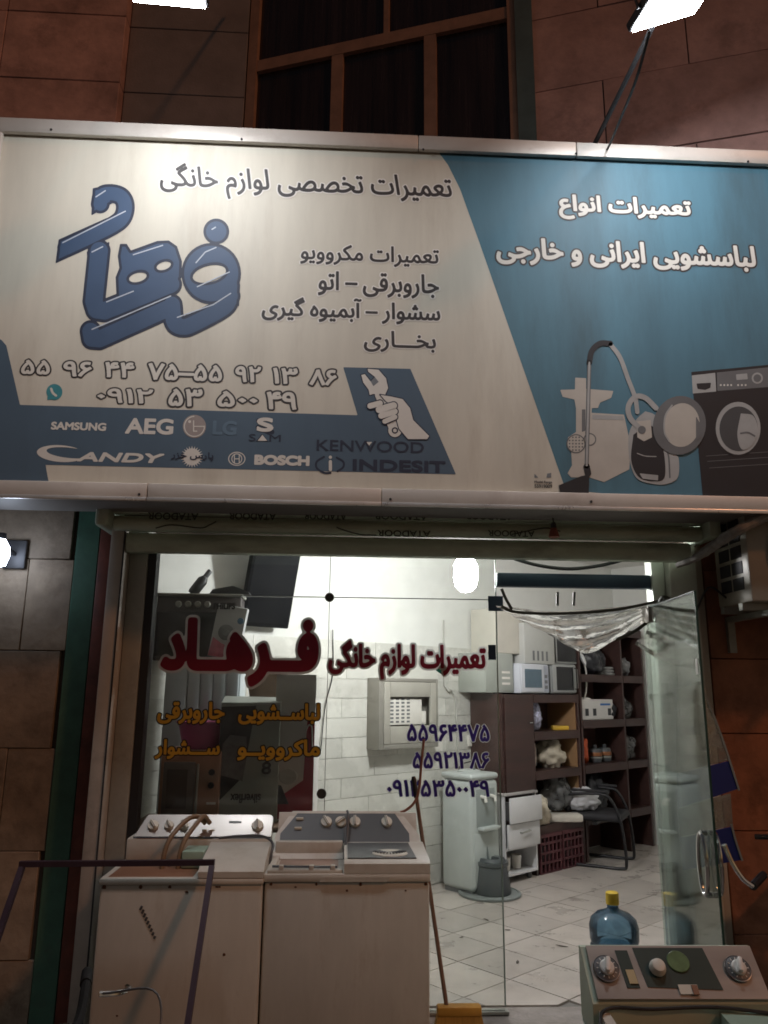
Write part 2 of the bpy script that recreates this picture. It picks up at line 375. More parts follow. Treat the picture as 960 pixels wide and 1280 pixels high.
# tiled wall, plaster above it
def rl_box(mb, s0, s1, t0, t1, z0, z1): return mb.add([(*RL(s, t), z) for s in (s0, s1) for t in (t0, t1) for z in (z0, z1)], [(0, 1, 3, 2), (4, 6, 7, 5), (0, 4, 5, 1), (2, 3, 7, 6), (0, 2, 6, 4), (1, 5, 7, 3)])
wall = struct('interior_wall', rl_box(MB(), -3.9, 3.2, -.15, 0, -.2, 3.2), M_plaster)
for r in range(13):
    z0 = .012+r*.15; off = (r % 2)*.3+random.uniform(-.03, .03)
    for c in range(-6, 3):
        s0 = max(-3.2, c*.6+off); s1 = min(1.35, (c+1)*.6+off)
        if s1-s0 < .08: continue
        part('wall_tile', rl_box(MB(), s0+.0015, s1-.0015, .0, .011+random.uniform(0, .0015), z0+.0018, z0+.1482), M_wtile, wall, smooth=False)
struct('back_wall', MB().add([(*RL(3.2, -.15), -.2), (*RL(3.2, .75), -.2), (*RL(3.2, .75), 3.2), (*RL(3.2, -.15), 3.2), (*RL(3.3, -.15), -.2), (*RL(3.3, .75), -.2), (*RL(3.3, .75), 3.2), (*RL(3.3, -.15), 3.2)], [(0, 1, 2, 3), (4, 5, 6, 7), (0, 1, 5, 4), (3, 2, 6, 7), (1, 2, 6, 5), (0, 3, 7, 4)]), M_plaster)
struct('side_wall', MB().box(3.62, 3.75, 4.48, 8.6, -.2, 3.2), M_plaster)
struct('ceiling', MB().prism([(-2.5, 4.45), (3.8, 4.45), (3.8, 8.7), (cB[0], cB[1]+.3), (cB[0]-.4, cB[1])], 3.0, 3.1, 'z'), M_ceil)

# ================================================================== building
bld = thing('building', 'stone clad building the shop sits in, with an upstairs window above the sign', 'building', (0, 4.6, GZ))
core = MB()
core.box(-6, -1.26, 4.34, 4.46, GZ, 4.75).box(1.97, 6.5, 4.34, 4.46, GZ, 4.75).box(-1.26, 1.97, 4.36, 4.46, 2.45, 4.75)
part('wall', core, mat('mortar', (.11, .08, .06), .9, var=.2), bld, world=True)
def slab(x0, x1, z0, z1, Y=4.34, th=.03, m=M_stone):
    x0 += random.uniform(-.0005, .002); z0 += random.uniform(0, .002)
    if x1-x0 < .03 or z1-z0 < .03: return
    th += random.uniform(-.004, .004); part('stone_slab', MB().rbox(x0+.0015, x1-.0015, Y-th, Y, z0+.0015, z1-.0015, .003, 1), m, bld, world=True)
zs = [GZ, .25, .756, 1.262, 1.768, 2.27, 2.78, 3.28, 3.78, 4.28, 4.75]
for r in range(len(zs)-1):
    off = (.0, .22)[r % 2]; x = -4.4+off
    while x < -1.52:
        slab(x, min(x+.44, -1.515), zs[r], zs[r+1]); x += .44
    x = 2.06
    x += 0
    k = 0
    while x < 4.4:
        x2 = x+(.5 if (k+r) % 2 else .72); slab(x, x2, zs[r]+.1*(r > 0 and r < 4), zs[r+1]+.1*(r < 3), m=M_stone_r); x = x2; k += 1
part('green_strip', MB().rbox(-1.512, -1.385, 4.30, 4.338, GZ, 2.6, .004, 1), M_green, bld, world=True, label='dark green painted strip down the wall edge')
part('red_post', MB().rbox(-1.380, -1.30, 4.285, 4.338, GZ, 2.6, .008), mat('rust_red', (.16, .045, .03), .6, var=.4, scale=9, dirt=.5), bld, world=True, label='rusty dark red post')
part('corner_post', MB().box(1.972, 2.05, 4.30, 4.338, GZ, 2.6), mat('pier_stone', (.50, .46, .38), .7, var=.15, scale=3, dirt=.3), bld, world=True)
# rotated upper storey: lower left at pixel 310, nearer to the right
UD = np.array([math.sin(R(108)), math.cos(R(108))]); UN = np.array([-UD[1], UD[0]])     # runs right and towards the street
P0 = onY(310, 100, 5.15)[:2]
def up3(a, d, z): p = P0+UD*a-UN*(-d); return (p[0], p[1], z)
UNo = np.array([UD[1], -UD[0]])                                   # outward normal
def ubox(mb, a0, a1, d0, d1, z0, z1):
    v = []
    for a in (a0, a1):
        for d in (d0, d1):
            for z in (z0, z1): p = P0+UD*a+UNo*d; v.append((p[0], p[1], z))
    return mb.add(v, [(0, 1, 3, 2), (4, 6, 7, 5), (0, 4, 5, 1), (2, 3, 7, 6), (0, 2, 6, 4), (1, 5, 7, 3)])
def onU(px, py):
    n = np.array([UNo[0], UNo[1], 0]); v = ray(px, py); k = ((np.array([P0[0], P0[1], 0])-CAM) @ n)/(v @ n); q = CAM+v*k
    return float((q[:2]-P0) @ UD), float(q[2])
wa1 = onU(650, 100)[0]; zt = onU(480, 50)[1]
part('upper_wall', ubox(MB(), -1.2, 0, -.3, -.03, 4.4, 8).__class__ and ubox(ubox(ubox(ubox(MB(), -.9, 0, -.3, -.03, 4.4, 8.5), wa1, 6, -.3, -.03, 4.4, 8.5), 0, wa1, -.3, -.03, 4.4, 4.9), 0, wa1, -.3, -.03, 7.3, 8.5), M_dark, bld, world=True)
def uslab(a0, a1, z0, z1): part('stone_slab', ubox(MB(), a0+.004, a1-.004, -.03, random.uniform(-.004, .003), z0+.004, z1-.004), M_stone_u, bld, world=True, smooth=False)
zu = [4.4, 5.02, 5.62, 6.22, 6.82, 7.42, 8.0]
for r in range(len(zu)-1):
    x = wa1; k = 0
    while x < 4.4:
        x2 = x+(.55 if (k+r) % 2 and k == 0 else 1.1); uslab(x, x2, zu[r], zu[r+1]); x = x2; k += 1
# left of the bend: frontal panels and a dark pilaster
XL = onY(308, 100, 5.15)[0]
XP = onY(152, 100, 5.05)[0]
part('upper_wall', MB().box(-7, XL, 5.19, 5.4, 4.4, 8.5), M_dark, bld, world=True)
for r in range(len(zu)-1):
    x = XP
    while x > -6.5:
        part('stone_slab', MB().rbox(x-.897, x-.003, 5.02+random.uniform(-.003, .003), 5.19, zu[r]-.18, zu[r+1]-.186, .004, 1), M_stone_u, bld, world=True); x -= .9
    part('stone_slab', MB().rbox(XP+.003, XL-.003, 5.12, 5.19, zu[r]-.18, zu[r+1]-.186, .004, 1), mat('pilaster_stone', (.22, .19, .19), .8, var=.2, scale=3, bump=.2), bld, world=True)
# upstairs window
wn = part('window', ubox(ubox(ubox(ubox(MB(), 0, .075, -.06, .02, 4.9, 7.3), wa1-.075, wa1, -.06, .02, 4.9, 7.3), .075, wa1-.075, -.06, .02, 4.9, 4.98), .075, wa1-.075, -.06, .02, 7.22, 7.3), mat('window_frame', (.34, .19, .13), .6, var=.2, scale=8, dirt=.4), bld, world=True, label='red brown framed upstairs window with dark panes')
am1, am2 = onU(421, 120)[0], onU(538, 110)[0]
M_wf = MATS['window_frame']
part('frame', ubox(MB(), .076, wa1-.076, -.05, .012, zt-.05, zt+.05), M_wf, wn, world=True)
for a in (am1, am2): part('frame', ubox(MB(), a-.045, a+.045, -.05, .010, 4.981, zt-.051), M_wf, wn, world=True)
M_pane = mat('dark_pane', (.030, .018, .016), .25, var=.7, scale=5, stretch=(3, 3, .12))
for a0, a1 in ((.076, am1-.046), (am1+.046, am2-.046), (am2+.046, wa1-.076)): part('pane', ubox(MB(), a0, a1, -.03, -.022, 4.985, zt-.052), M_pane, wn, world=True)
a3 = onU(483, 40)[0]
part('frame', ubox(MB(), a3-.02, a3+.02, -.05, .009, zt+.051, 7.219), M_wf, wn, world=True)
for a0, a1 in ((.076, a3-.021), (a3+.021, wa1-.076)): part('pane', ubox(MB(), a0, a1, -.03, -.022, zt+.052, 7.215), M_pane, wn, world=True)
part('window_post', ubox(MB(), wa1-.02, wa1+.1, -.02, .035, 4.6, 8), mat('teal_post', (.10, .15, .15), .6, var=.2), bld, world=True)
part('drain_pipe', MB().tube([(3.05, 4.0, 4.4), (3.05, 4.0, 8.2)], .055, 12), mat('pipe_rust', (.30, .14, .09), .6, var=.25, scale=7), bld, world=True)

# ================================================================== shopfront frame, shutter
fr = thing('shopfront_frame', 'grey aluminium frame around the shop window and doorway', 'frame', (.37, GY, 0))
for x0, x1, y0, m in ((-1.262, -1.185, 4.10, M_alu), (-1.183, -1.085, 4.20, M_alud)):
    part('post', MB().rbox(x0, x1, y0, 4.34, GZ, 2.44, .006), m, fr, world=True)
part('post', MB().rbox(1.815, 1.97, 4.20, 4.34, GZ, 2.40, .006), mat('pale_stone', (.62, .62, .54), .6, var=.12, scale=3, dirt=.3), fr, world=True)
part('groove', MB().box(-1.192, -1.186, 4.094, 4.12, GZ, 2.40), M_dark, fr, world=True)
part('door_post', MB().rbox(1.735, 1.812, 4.26, 4.36, 0, 2.36, .008), mat('pale_aluminium', (.60, .63, .56), .45, .2, var=.08, scale=5, dirt=.2), fr, world=True, label='pale door post with two lock keeps')
for z in (1.60, 1.50): part('lock_keep', MB().rbox(1.745, 1.785, 4.252, 4.262, z-.035, z+.03, .003), mat('steel_dull', (.3, .31, .3), .4, .8), fr, world=True)
part('door_header', MB().rbox(.85, 1.733, 4.27, 4.33, 2.155, 2.232, .006), mat('navy_rail', (.025, .05, .085), .45, var=.15), fr, world=True, label='dark navy rail over the doorway')
part('glass_channel', MB().box(-1.083, .86, 4.275, 4.325, .0, .012), M_alud, fr, world=True)

M_shut = mat('shutter_paint', (.52, .60, .48), .5, .25, var=.15, scale=4, stretch=(1, 1, 3), dirt=.5, dirtcol=(.12, .12, .09))
sh = thing('roller_shutter', 'grey green roller shutter rolled up above the shop window', 'shutter', (.37, 4.12, 2.3))
zsh = [2.285, 2.395, 2.48, 2.57, 2.66, 2.75]
ys = [4.10, 4.06, 4.03, 4.01, 4.00]
for i in range(5):
    z0, z1 = zsh[i], zsh[i+1]; y = ys[i]; q = [(y+.05, z0), (y+.012, z0+.004), (y, z0+.02), (y-.004, (z0+z1)/2), (y, z1-.02), (y+.012, z1-.006), (y+.05, z1-.003)]
    part('bottom_bar' if i == 0 else 'slat', MB().prism(q, -1.245 if i else -1.18, 1.955 if i else 1.90, 'x'), M_shut, sh, world=True)
part('end_box', MB().rbox(1.957, 2.03, 3.98, 4.28, 2.40, 2.80, .02), M_shut, sh, world=True)
part('end_box', MB().rbox(-1.32, -1.247, 3.98, 4.28, 2.40, 2.80, .02), M_shut, sh, world=True)
M_ink = mat('grey_ink', (.06, .075, .06), .7)
for x0, x1 in ((185, 248), (286, 345), (380, 433), (468, 534), (582, 640), (655, 708), (725, 780)):
    ch = .4 if x0 % 2 else .5
    text('lettering', 'ATADOOR', (x0, 641, x1, 650), M_ink, sh, 3, Yp=4.024, fa=False, rot=True, bold=.03)
for x0, x1 in ((472, 538), (610, 668)): text('lettering', 'ATADOOR', (x0, 663, x1, 671), M_ink, sh, 3, Yp=4.054, fa=False, rot=True, bold=.03)
for pts in ([(195, 660), (215, 656), (250, 660), (262, 656), (270, 652)], [(421, 659), (428, 662), (450, 668), (470, 669)], [(640, 668), (680, 660), (700, 664)]):
    draw('scratch', stroke([tuple(p[:2]) for p in curve(pts, 5)], 1.6), (180, 645, 720, 675), M_ink, sh, 3, Yp=4.05)

# ================================================================== shop window
M_glass = glassmat('clear_glass', (.955, .97, .958), .75, haze=.018, hazecol=(.6, .6, .58), hv=1.)
sw = thing('shop_window', 'large glass shop window with red, yellow and purple lettering', 'window', (-.1, GY, 0))
xa, xb, xm = -1.08, .842, -.092
zm = 2.08
for x0, x1, z0, z1 in ((xa, xm-.002, zm+.003, 2.38), (xm+.002, xb, zm+.003, 2.38), (xa, xm-.004, .012, zm-.002), (xm+.002, xb, .012, zm-.002)):
    part('pane', MB().box(x0, x1, GY-.005, GY+.005, z0, z1), M_glass, sw, world=True, smooth=False)
M_edge = mat('glass_edge', (.30, .38, .33), .3, var=.1)
part('joint', MB().box(xm-.0018, xm+.0018, GY-.006, GY+.006, .03, 2.38), mat('silicone', (.25, .27, .25), .4), sw, world=True)
part('joint', MB().box(xa, xb, GY-.0055, GY+.0055, zm-.0018, zm+.0028), MATS['silicone'], sw, world=True)
part('pane_edge', MB().box(xb, xb+.006, GY-.0052, GY+.0052, .03, 2.38), M_edge, sw, world=True)
part('window_strip', MB().box(-1.083, -1.04, 4.21, 4.29, .03, 2.38), mat('black_strip', (.02, .02, .022), .5), sw, world=True)
for x, z in ((xm, zm), (-.108, 1.042)):
    part('bolt', MB().lathe([(.004, -.012), (.022, -.012), (.026, -.006), (.026, 0)], 18, (x, GY-.006, z), Matrix.Rotation(R(90), 4, 'X')), mat('bolt_metal', (.10, .09, .08), .4, .8), sw, world=True)
def vinyl(name, col, tl=.5):
    m = mat(name, col, .5, var=.08); t = m.node_tree; b = t.nodes['Principled BSDF']; o = t.nodes['Material Output']; k = t.nodes.new('ShaderNodeBsdfTranslucent'); k.inputs[0].default_value = (*[min(1, c*1.6) for c in col], 1)
    x = t.nodes.new('ShaderNodeMixShader'); x.inputs[0].default_value = tl; t.links.new(b.outputs[0], x.inputs[1]); t.links.new(k.outputs[0], x.inputs[2]); t.links.new(x.outputs[0], o.inputs[0]); return m
M_mar = vinyl('maroon_vinyl', (.24, .014, .035), .28); M_gvin = vinyl('grey_vinyl', (.42, .39, .37), .2)
M_yel = vinyl('yellow_vinyl', (.78, .47, .05), .3); M_blk = mat('black_vinyl', (.012, .010, .010), .5)
M_pur = vinyl('purple_vinyl', (.05, .028, .24), .35); M_pale = vinyl('pale_vinyl', (.55, .56, .58), .4)
GL = GY-.006
text('lettering', 'فــرهــاد', (202, 772, 399, 858), M_mar, sw, 1, GL, bold=.045, outline=.035, om=M_gvin, label='large maroon shop name with grey outline')
text('lettering', 'تعمیرات لوازم خانگی', (411, 801, 608, 850), M_mar, sw, 1, GL, bold=.028, outline=.045, om=M_gvin, label='maroon lettering with grey outline')
text('lettering', 'لباســشویی', (298, 879, 400, 906), M_yel, sw, 1, GL, bold=.035, outline=.055, om=M_blk)
text('lettering', 'جاروبرقی', (197, 877, 281, 905), M_yel, sw, 1, GL, bold=.035, outline=.055, om=M_blk)
text('lettering', 'ماکروویــو', (297, 924, 400, 951), M_yel, sw, 1, GL, bold=.035, outline=.055, om=M_blk)
text('lettering', 'ســـشوار', (194, 924, 275, 949), M_yel, sw, 1, GL, bold=.035, outline=.055, om=M_blk)
text('lettering', '۵۵۹۶۴۴۷۵', (509, 905, 612, 927), M_pur, sw, 1, GL, bold=.04, outline=.045, om=M_pale, fa=False, label='purple telephone number')
text('lettering', '۵۵۹۲۱۳۸۶', (516, 940, 612, 961), M_pur, sw, 1, GL, bold=.04, outline=.045, om=M_pale, fa=False, label='purple telephone number')
text('lettering', '۰۹۱۲۵۳۵۰۰۴۹', (484, 975, 612, 996), M_pur, sw, 1, GL, bold=.04, outline=.045, om=M_pale, fa=False, label='purple telephone number')
M_navy = mat('navy_vinyl', (.03, .055, .10), .5)
for q in ((610, 745, 629, 764), (610, 806, 620, 825)):
    a, b = onY(q[0], q[1], GL), onY(q[2], q[3], GL); part('sticker', MB().box(a[0], b[0], GL-.0024, GL-.0012, b[2], a[2]), M_navy, sw, world=True)
M_tape = mat('clear_tape', (.55, .56, .54), .3)
part('sticker', MB().prism([(onY(x, y, GY)[0], onY(x, y, GY)[2]) for x, y in ((545, 838), (553, 826), (562, 834), (556, 846))], GY+.0055, GY+.0065), vinyl('green_sticker', (.03, .16, .13), .5), sw, world=True)

# ================================================================== signboard
M_cream = mat('sign_banner', (.66, .625, .53), .62, var=.10, scale=2.2, stretch=(1.8, 1, .30), dirt=.38, dirtcol=(.36, .28, .20))
M_blue = mat('blue_print', (.085, .205, .275), .6, var=.2, scale=1.6, stretch=(1.8, 1, .35), dirt=.5, dirtcol=(.05, .085, .10))
M_blue2 = mat('steel_blue_print', (.085, .135, .19), .6, var=.08, scale=2, stretch=(1.6, 1, .5), dirt=.2, dirtcol=(.07, .09, .12))
M_frame = mat('sign_frame', (.62, .58, .53), .45, .15, var=.07, scale=3, dirt=.35, dirtcol=(.25, .16, .12))
sg = thing('signboard', 'wide cream and blue shop signboard mounted above the shutter', 'sign', (.3, SY, 2.47))
XA, XB, ZB, ZT = -1.956, 2.44, 2.478, 4.62
part('box', MB().box(XA+.01, XB-.01, SY+.012, SY+.30, ZB+.01, ZT-.01), mat('sign_back', (.25, .24, .23), .6, .3), sg, world=True)
part('panel', MB().box(XA+.02, XB-.02, SY, SY+.011, ZB+.02, ZT-.02), M_cream, sg, world=True, smooth=False, label='cream printed face of the sign')
def bar(x0, x1, z0, z1, nm='frame_bar'):
    part(nm, MB().rbox(x0, x1, SY-.035, SY-.006, z0, z1, .006), M_frame, sg, world=True)
bar(XA, XA+.03, ZB+.097, ZT-.092)
bar(XB-.05, XB, ZB+.097, ZT-.092)
for a, b in ((XA, .352), (.355, 1.25), (1.253, XB)): bar(a, b, ZT-.09, ZT)
for a, b in ((XA, -.99), (-.987, .165), (.168, XB)): bar(a, b, ZB, ZB+.085)
for a, b in ((XA, -.99), (-.987, .165), (.168, XB)): part('frame_lip', MB().rbox(a, b, SY-.045, SY-.03, ZB-.008, ZB+.012, .003), mat('lip_alu', (.75, .74, .72), .3, .6), sg, world=True)
for px, py in ((64, 162), (302, 174), (529, 187), (720, 192), (935, 202), (174, 618), (488, 624), (739, 627)):
    p = onY(px, py, SY-.036); part('screw', MB().lathe([(.002, 0), (.007, 0), (.006, .004)], 10, p, Matrix.Rotation(R(90), 4, 'X')), M_dark, sg, world=True)
SP = SY
def D(name, fn, box, m, lay, iso=0., step=.7, label=None): return draw(name, fn, box, m, sg, lay, SP, iso, step, label)
D('blue_panel', polyg([(548, 190), (560, 206), (575, 236), (600, 305), (640, 420), (707, 612), (985, 640), (985, 190)]), (540, 188, 1010, 630), M_blue, 1, step=2, label='blue right side of the sign face')
D('blue_panel', polyg([(-60, 395), (2, 425), (8, 432), (25, 506), (447, 519), (429, 459), (513, 461), (570, 593), (57, 581), (64, 620), (-60, 620)]), (-58, 395, 575, 606), M_blue2, 1, step=.9, label='blue band along the bottom left of the sign face')
M_bdk = mat('dark_navy_print', (.028, .036, .065), .6); M_lblue = mat('logo_blue', (.055, .095, .175), .6, var=.10, scale=3); M_hl = mat('highlight_print', (.50, .55, .62), .6)
M_txt = mat('charcoal_print', (.05, .045, .045), .6); M_wht = mat('white_print', (.74, .71, .65), .6, var=.05)
M_ltc = mat('light_cream_print', (.72, .69, .62), .6, var=.05); M_grl = mat('pale_halo', (.80, .77, .72), .6)
def Z3(*p): return [(x/3, 140+y/3) for x, y in p]
logo = union(
    stroke([tuple(q) for q in curve(Z3((376, 345), (385, 312), (420, 306), (455, 318), (470, 352), (460, 395), (425, 425), (340, 468), (250, 510)), 6)], 22),
    polyg(Z3((350, 288), (420, 272), (420, 340), (345, 384))), polyg(Z3((222, 480), (400, 400), (420, 465), (211, 564))),
    stroke(Z3((372, 520), (352, 710), (362, 742), (392, 746), (640, 646)), 27), polyg(Z3((328, 525), (408, 490), (405, 560), (330, 560))),
    minus(polyg(Z3((452, 497), (474, 497), (490, 522), (590, 486), (632, 484), (662, 505), (680, 560), (678, 620), (655, 668), (440, 712), (436, 620), (450, 585), (444, 540))),
          disc(*Z3((517, 620))[0], 12, 6.4, R(-15)), disc(*Z3((614, 577))[0], 10, 5.6, R(-18))),
    stroke(Z3((340, 822), (345, 850), (372, 852), (640, 732)), 26),
    stroke([tuple(q) for q in curve(Z3((645, 722), (655, 790), (690, 806), (735, 790), (840, 732), (862, 690)), 6)], 25),
    minus(disc(*Z3((792, 606))[0], 36.5, 37.5), disc(*Z3((785, 607))[0], 22, 11, R(-14))),
    polyg(Z3((840, 515), (882, 550), (898, 650), (894, 725), (850, 745), (790, 690), (860, 620))),
    disc(*Z3((811, 448))[0], 15.3))
bx = (66, 226, 306, 444)
D('logo_outline', logo, bx, M_bdk, 2, iso=.8, step=.6, label='large blue stylised shop name')
D('logo_fill', logo, bx, M_lblue, 3, iso=-2.6, step=.6)
for p in (Z3((235, 490), (470, 372)), Z3((345, 525), (385, 505)), Z3((400, 712), (500, 672)), Z3((345, 815), (640, 690)), Z3((665, 770), (800, 722), (865, 680)), Z3((740, 655), (860, 600)), Z3((735, 565), (770, 525), (810, 508)), Z3((360, 318), (395, 295)), Z3((795, 440), (808, 432)), Z3((500, 535), (610, 500))):
    D('highlight', stroke(p, 1.5), bx, M_hl, 4, step=.5)
text('lettering', 'تعمیرات تخصصی لوازم خانگی', (201, 210, 567, 253), M_txt, sg, 2, SP, bold=.014, outline=.035, om=M_grl, skew=-.12, label='dark script line across the top of the sign')
text('lettering', 'تعمیرات مکروویو', (376, 307, 549, 333), M_txt, sg, 2, SP, bold=.022, outline=.05, om=M_grl)
text('lettering', 'جاروبرقی – اتو', (398, 341, 549, 372), M_txt, sg, 2, SP, bold=.022, outline=.05, om=M_grl)
text('lettering', 'سشوار – آبمیوه گیری', (328, 373, 551, 404), M_txt, sg, 2, SP, bold=.022, outline=.05, om=M_grl)
text('lettering', 'بخـــاری', (455, 414, 545, 441), M_txt, sg, 2, SP, bold=.022, outline=.05, om=M_grl)
for t, b in (('۵۵', (27, 450, 63, 468)), ('۹۶', (79, 452, 115, 471)), ('۴۴', (131, 453, 168, 472)), ('۷۵–۵۵', (185, 455, 278, 476)), ('۹۲', (294, 458, 326, 478)), ('۱۳', (341, 460, 372, 480)), ('۸۶', (387, 462, 421, 482)),
             ('۰۹۱۲', (122, 486, 191, 504)), ('۵۳', (211, 486, 253, 508)), ('۵۰۰', (272, 489, 322, 509)), ('۴۹', (333, 490, 371, 512))):
    text('lettering', t, b, M_ltc, sg, 2, SP, bold=.045, outline=.10, om=M_txt, fa=False)
M_wa = mat('green_icon', (.06, .28, .32), .6)
D('icon', union(disc(68, 490, 10), polyg([(59, 500), (60, 489), (69, 499)])), (56, 478, 80, 502), M_wa, 2, step=.5, label='round telephone chat icon')
D('icon', stroke([tuple(q) for q in curve([(64, 486), (66, 491), (70, 494.5)], 5)], 3), (60, 482, 76, 500), M_ltc, 3, step=.4)
def L(t, b, m=M_wht, bold=.05, skew=0, lay=2): text('lettering', t, b, m, sg, lay, SP, bold=bold, fa=False, skew=skew)
L('SAMSUNG', (64, 528, 133, 538), bold=.06); L('AEG', (157, 523, 217, 543), bold=.05)
M_gry = mat('dim_print', (.12, .19, .26), .6); M_lgrey = mat('lg_grey', (.36, .31, .29), .6)
D('logo_disc', disc(243, 533, 14.5), (226, 516, 260, 550), M_lgrey, 2, step=.5)
D('logo_ring', union(minus(disc(243, 533, 13.2), disc(243, 533, 11.8), polyg([(243, 515), (260, 515), (260, 532), (243, 532)])), stroke([(243, 533), (255, 533)], 1.4), stroke([(242, 526), (242, 539), (246, 539)], 1.4), disc(237, 527, 1.8)), (226, 516, 260, 550), M_wht, 3, step=.4)
L('LG', (266, 526, 296, 544), M_gry)
L('S', (321, 522, 342, 540), bold=.07, lay=3); D('logo_shadow', union(stroke([(323, 526), (340, 540)], 6), stroke([(322, 534), (336, 541)], 5)), (315, 518, 348, 546), M_bdk, 2, step=.5)
L('SAM', (311, 543, 351, 552), M_bdk, bold=.01); D('letter_mark', polyg([(322, 551), (328, 543.5), (334, 551)]), (320, 542, 336, 553), M_wht, 4, step=.4)
# candy-style wordmark: large swept C and slanted capitals
D('letter_mark', minus(disc(76, 567, 30, 10.5, R(4)), disc(86, 566, 28, 6.5, R(6)), polyg([(84, 566), (110, 564), (110, 572), (96, 572)])), (44, 552, 104, 582), M_wht, 2, step=.5)
L('ANDY', (99, 566, 203, 578), bold=.08, skew=.45)
rays = union(disc(240, 571, 10.5), *[polyg([(240+10*math.cos(a-.09), 571+10*math.sin(a-.09)), (240+10*math.cos(a+.09), 571+10*math.sin(a+.09)), (240+15*math.cos(a), 571+14*math.sin(a))]) for a in np.linspace(0, 2*math.pi, 25)[:-1]])
D('logo_sun', rays, (222, 555, 258, 588), M_wht, 2, step=.4); text('lettering', 'پارس خزر', (214, 565, 267, 576), M_bdk, sg, 3, SP, bold=.03)
D('logo_ring', union(minus(disc(296, 573.5, 10.8, 8.8), disc(296, 573.5, 9.6, 7.6)), minus(disc(296, 573.5, 6.8), disc(296, 573.5, 5.6)), stroke([(293, 569), (293, 578)], 1.2), stroke([(299, 569), (299, 578)], 1.2), stroke([(293, 573.5), (299, 573.5)], 1.2)), (284, 562, 308, 585), M_wht, 2, step=.35)
L('BOSCH', (318, 569, 387, 582), bold=.09); L('KENWOOD', (396, 551, 530, 565), M_bdk, bold=.02)
D('letter_mark', polyg([(458, 552.5), (465, 552.5), (461.5, 557)]), (456, 551, 467, 558), M_wht, 4, step=.3)
L('INDESIT', (441, 575, 557, 590), M_bdk, bold=.06)
D('logo_ring', union(stroke([tuple(q) for q in curve([(405, 571), (396, 577), (396, 585), (405, 591), (413, 591)], 5)], 2.6), stroke([tuple(q) for q in curve([(421, 572), (429, 577), (429, 584), (422, 589)], 5)], 2.6)), (392, 568, 434, 594), M_bdk, 2, step=.4)
D('letter_mark', union(stroke([(413, 577), (413, 587)], 4), disc(413, 571.5, 2)), (408, 568, 418, 590), M_wht, 3, step=.4)
# hand holding a wrench
def Z7(*p): return [(300+x/3, 430+y/3) for x, y in p]
wr = union(polyg(Z7((478, 92), (520, 96), (548, 128), (556, 165), (545, 190), (500, 188), (486, 192), (482, 172), (462, 145), (454, 116), (468, 112), (490, 140), (506, 124), (480, 104))), stroke(Z7((525, 190), (580, 322)), 13), disc(*Z7((581, 324))[0], 8.5))
hand = polyg(Z7((525, 190), (565, 196), (610, 206), (638, 240), (650, 285), (710, 345), (702, 357), (630, 357), (596, 318), (583, 270), (592, 245), (545, 214)))
hb = (446, 456, 542, 556)
for fn, l in ((wr, 2), (hand, 4)):
    D('drawing_line', fn, hb, M_bdk, l, iso=1.1, step=.5, label='line drawing of a hand holding a wrench' if l == 2 else None); D('drawing_fill', fn, hb, M_wht, l+1, iso=-.2, step=.5)
D('drawing_line', minus(disc(*Z7((581, 324))[0], 4), disc(*Z7((581, 324))[0], 2.4)), hb, M_bdk, 4, step=.4)
for i, (p, q, wd) in enumerate((((488, 232), (525, 222), 7.5), ((522, 246), (576, 231), 9), ((530, 269), (580, 253), 8), ((543, 290), (581, 274), 6.5))):
    D('drawing_line', stroke(Z7(p, q), wd), hb, M_bdk, 6+2*i*0, iso=1.1, step=.5); D('drawing_fill', stroke(Z7(p, q), wd), hb, M_wht, 7, iso=-.2, step=.5)
M_gld = mat('adjust_grey', (.20, .22, .24), .6); D('drawing_line', polyg(Z7((490, 140), (506, 124), (520, 142), (500, 158))), hb, M_gld, 4, step=.5)
# right side
text('lettering', 'تعمیرات انواع', (699, 246, 864, 277), M_wht, sg, 3, SP, bold=.032, outline=.055, om=M_txt, label='white bold lettering on blue')
text('lettering', 'لباسشویی ایرانی و خارجی', (622, 302, 945, 336), M_wht, sg, 3, SP, bold=.032, outline=.055, om=M_txt, label='white bold lettering on blue')
def Z8(*p): return [(640+x/3, 410+y/3) for x, y in p]
pb = (690, 420, 1010, 625)
M_slv = mat('silver_print', (.42, .42, .41), .6); M_blkp = mat('black_print', (.022, .022, .026), .6); M_gp = mat('grey_print', (.16, .165, .17), .6); M_pap = mat('appliance_print', (.55, .51, .45), .6, var=.08); M_dgl = mat('dark_glass_print', (.07, .075, .08), .6)
D('printed_grinder', union(polyg(Z8((237, 186), (278, 188), (278, 228), (380, 236), (372, 262), (330, 280), (322, 300), (300, 300), (298, 318), (420, 325), (445, 440), (440, 530), (345, 578), (290, 560), (222, 560), (208, 545), (225, 515), (222, 465), (205, 440), (210, 410), (240, 390), (240, 300), (234, 268), (190, 258), (181, 232), (236, 230)))), pb, M_pap, 3, label='flat picture of a meat grinder')
D('printed_detail', disc(*Z8((240, 434))[0], 12), pb, M_gp, 4); D('printed_detail', minus(disc(*Z8((240, 434))[0], 10.5), *[disc(720+dx, 554.6+dy, 1.1) for dx in range(-8, 9, 4) for dy in range(-8, 9, 4)]), pb, M_pap, 5, step=.4)
D('printed_detail', disc(*Z8((292, 418))[0], 8), pb, M_gp, 4); D('printed_detail', disc(*Z8((292, 418))[0], 6.5), pb, M_pap, 5)
cb = lambda *p: [tuple(q) for q in curve(Z8(*p), 6)]
D('printed_tube', stroke(Z8((290, 130), (280, 520)), 5), pb, M_gp, 6, step=.5); D('printed_tube', stroke(Z8((290, 130), (280, 515)), 2.6), pb, M_slv, 7, step=.4)
D('printed_hose', stroke(cb((290, 130), (300, 85), (330, 58), (368, 58)), 7), pb, M_blkp, 6, step=.5)
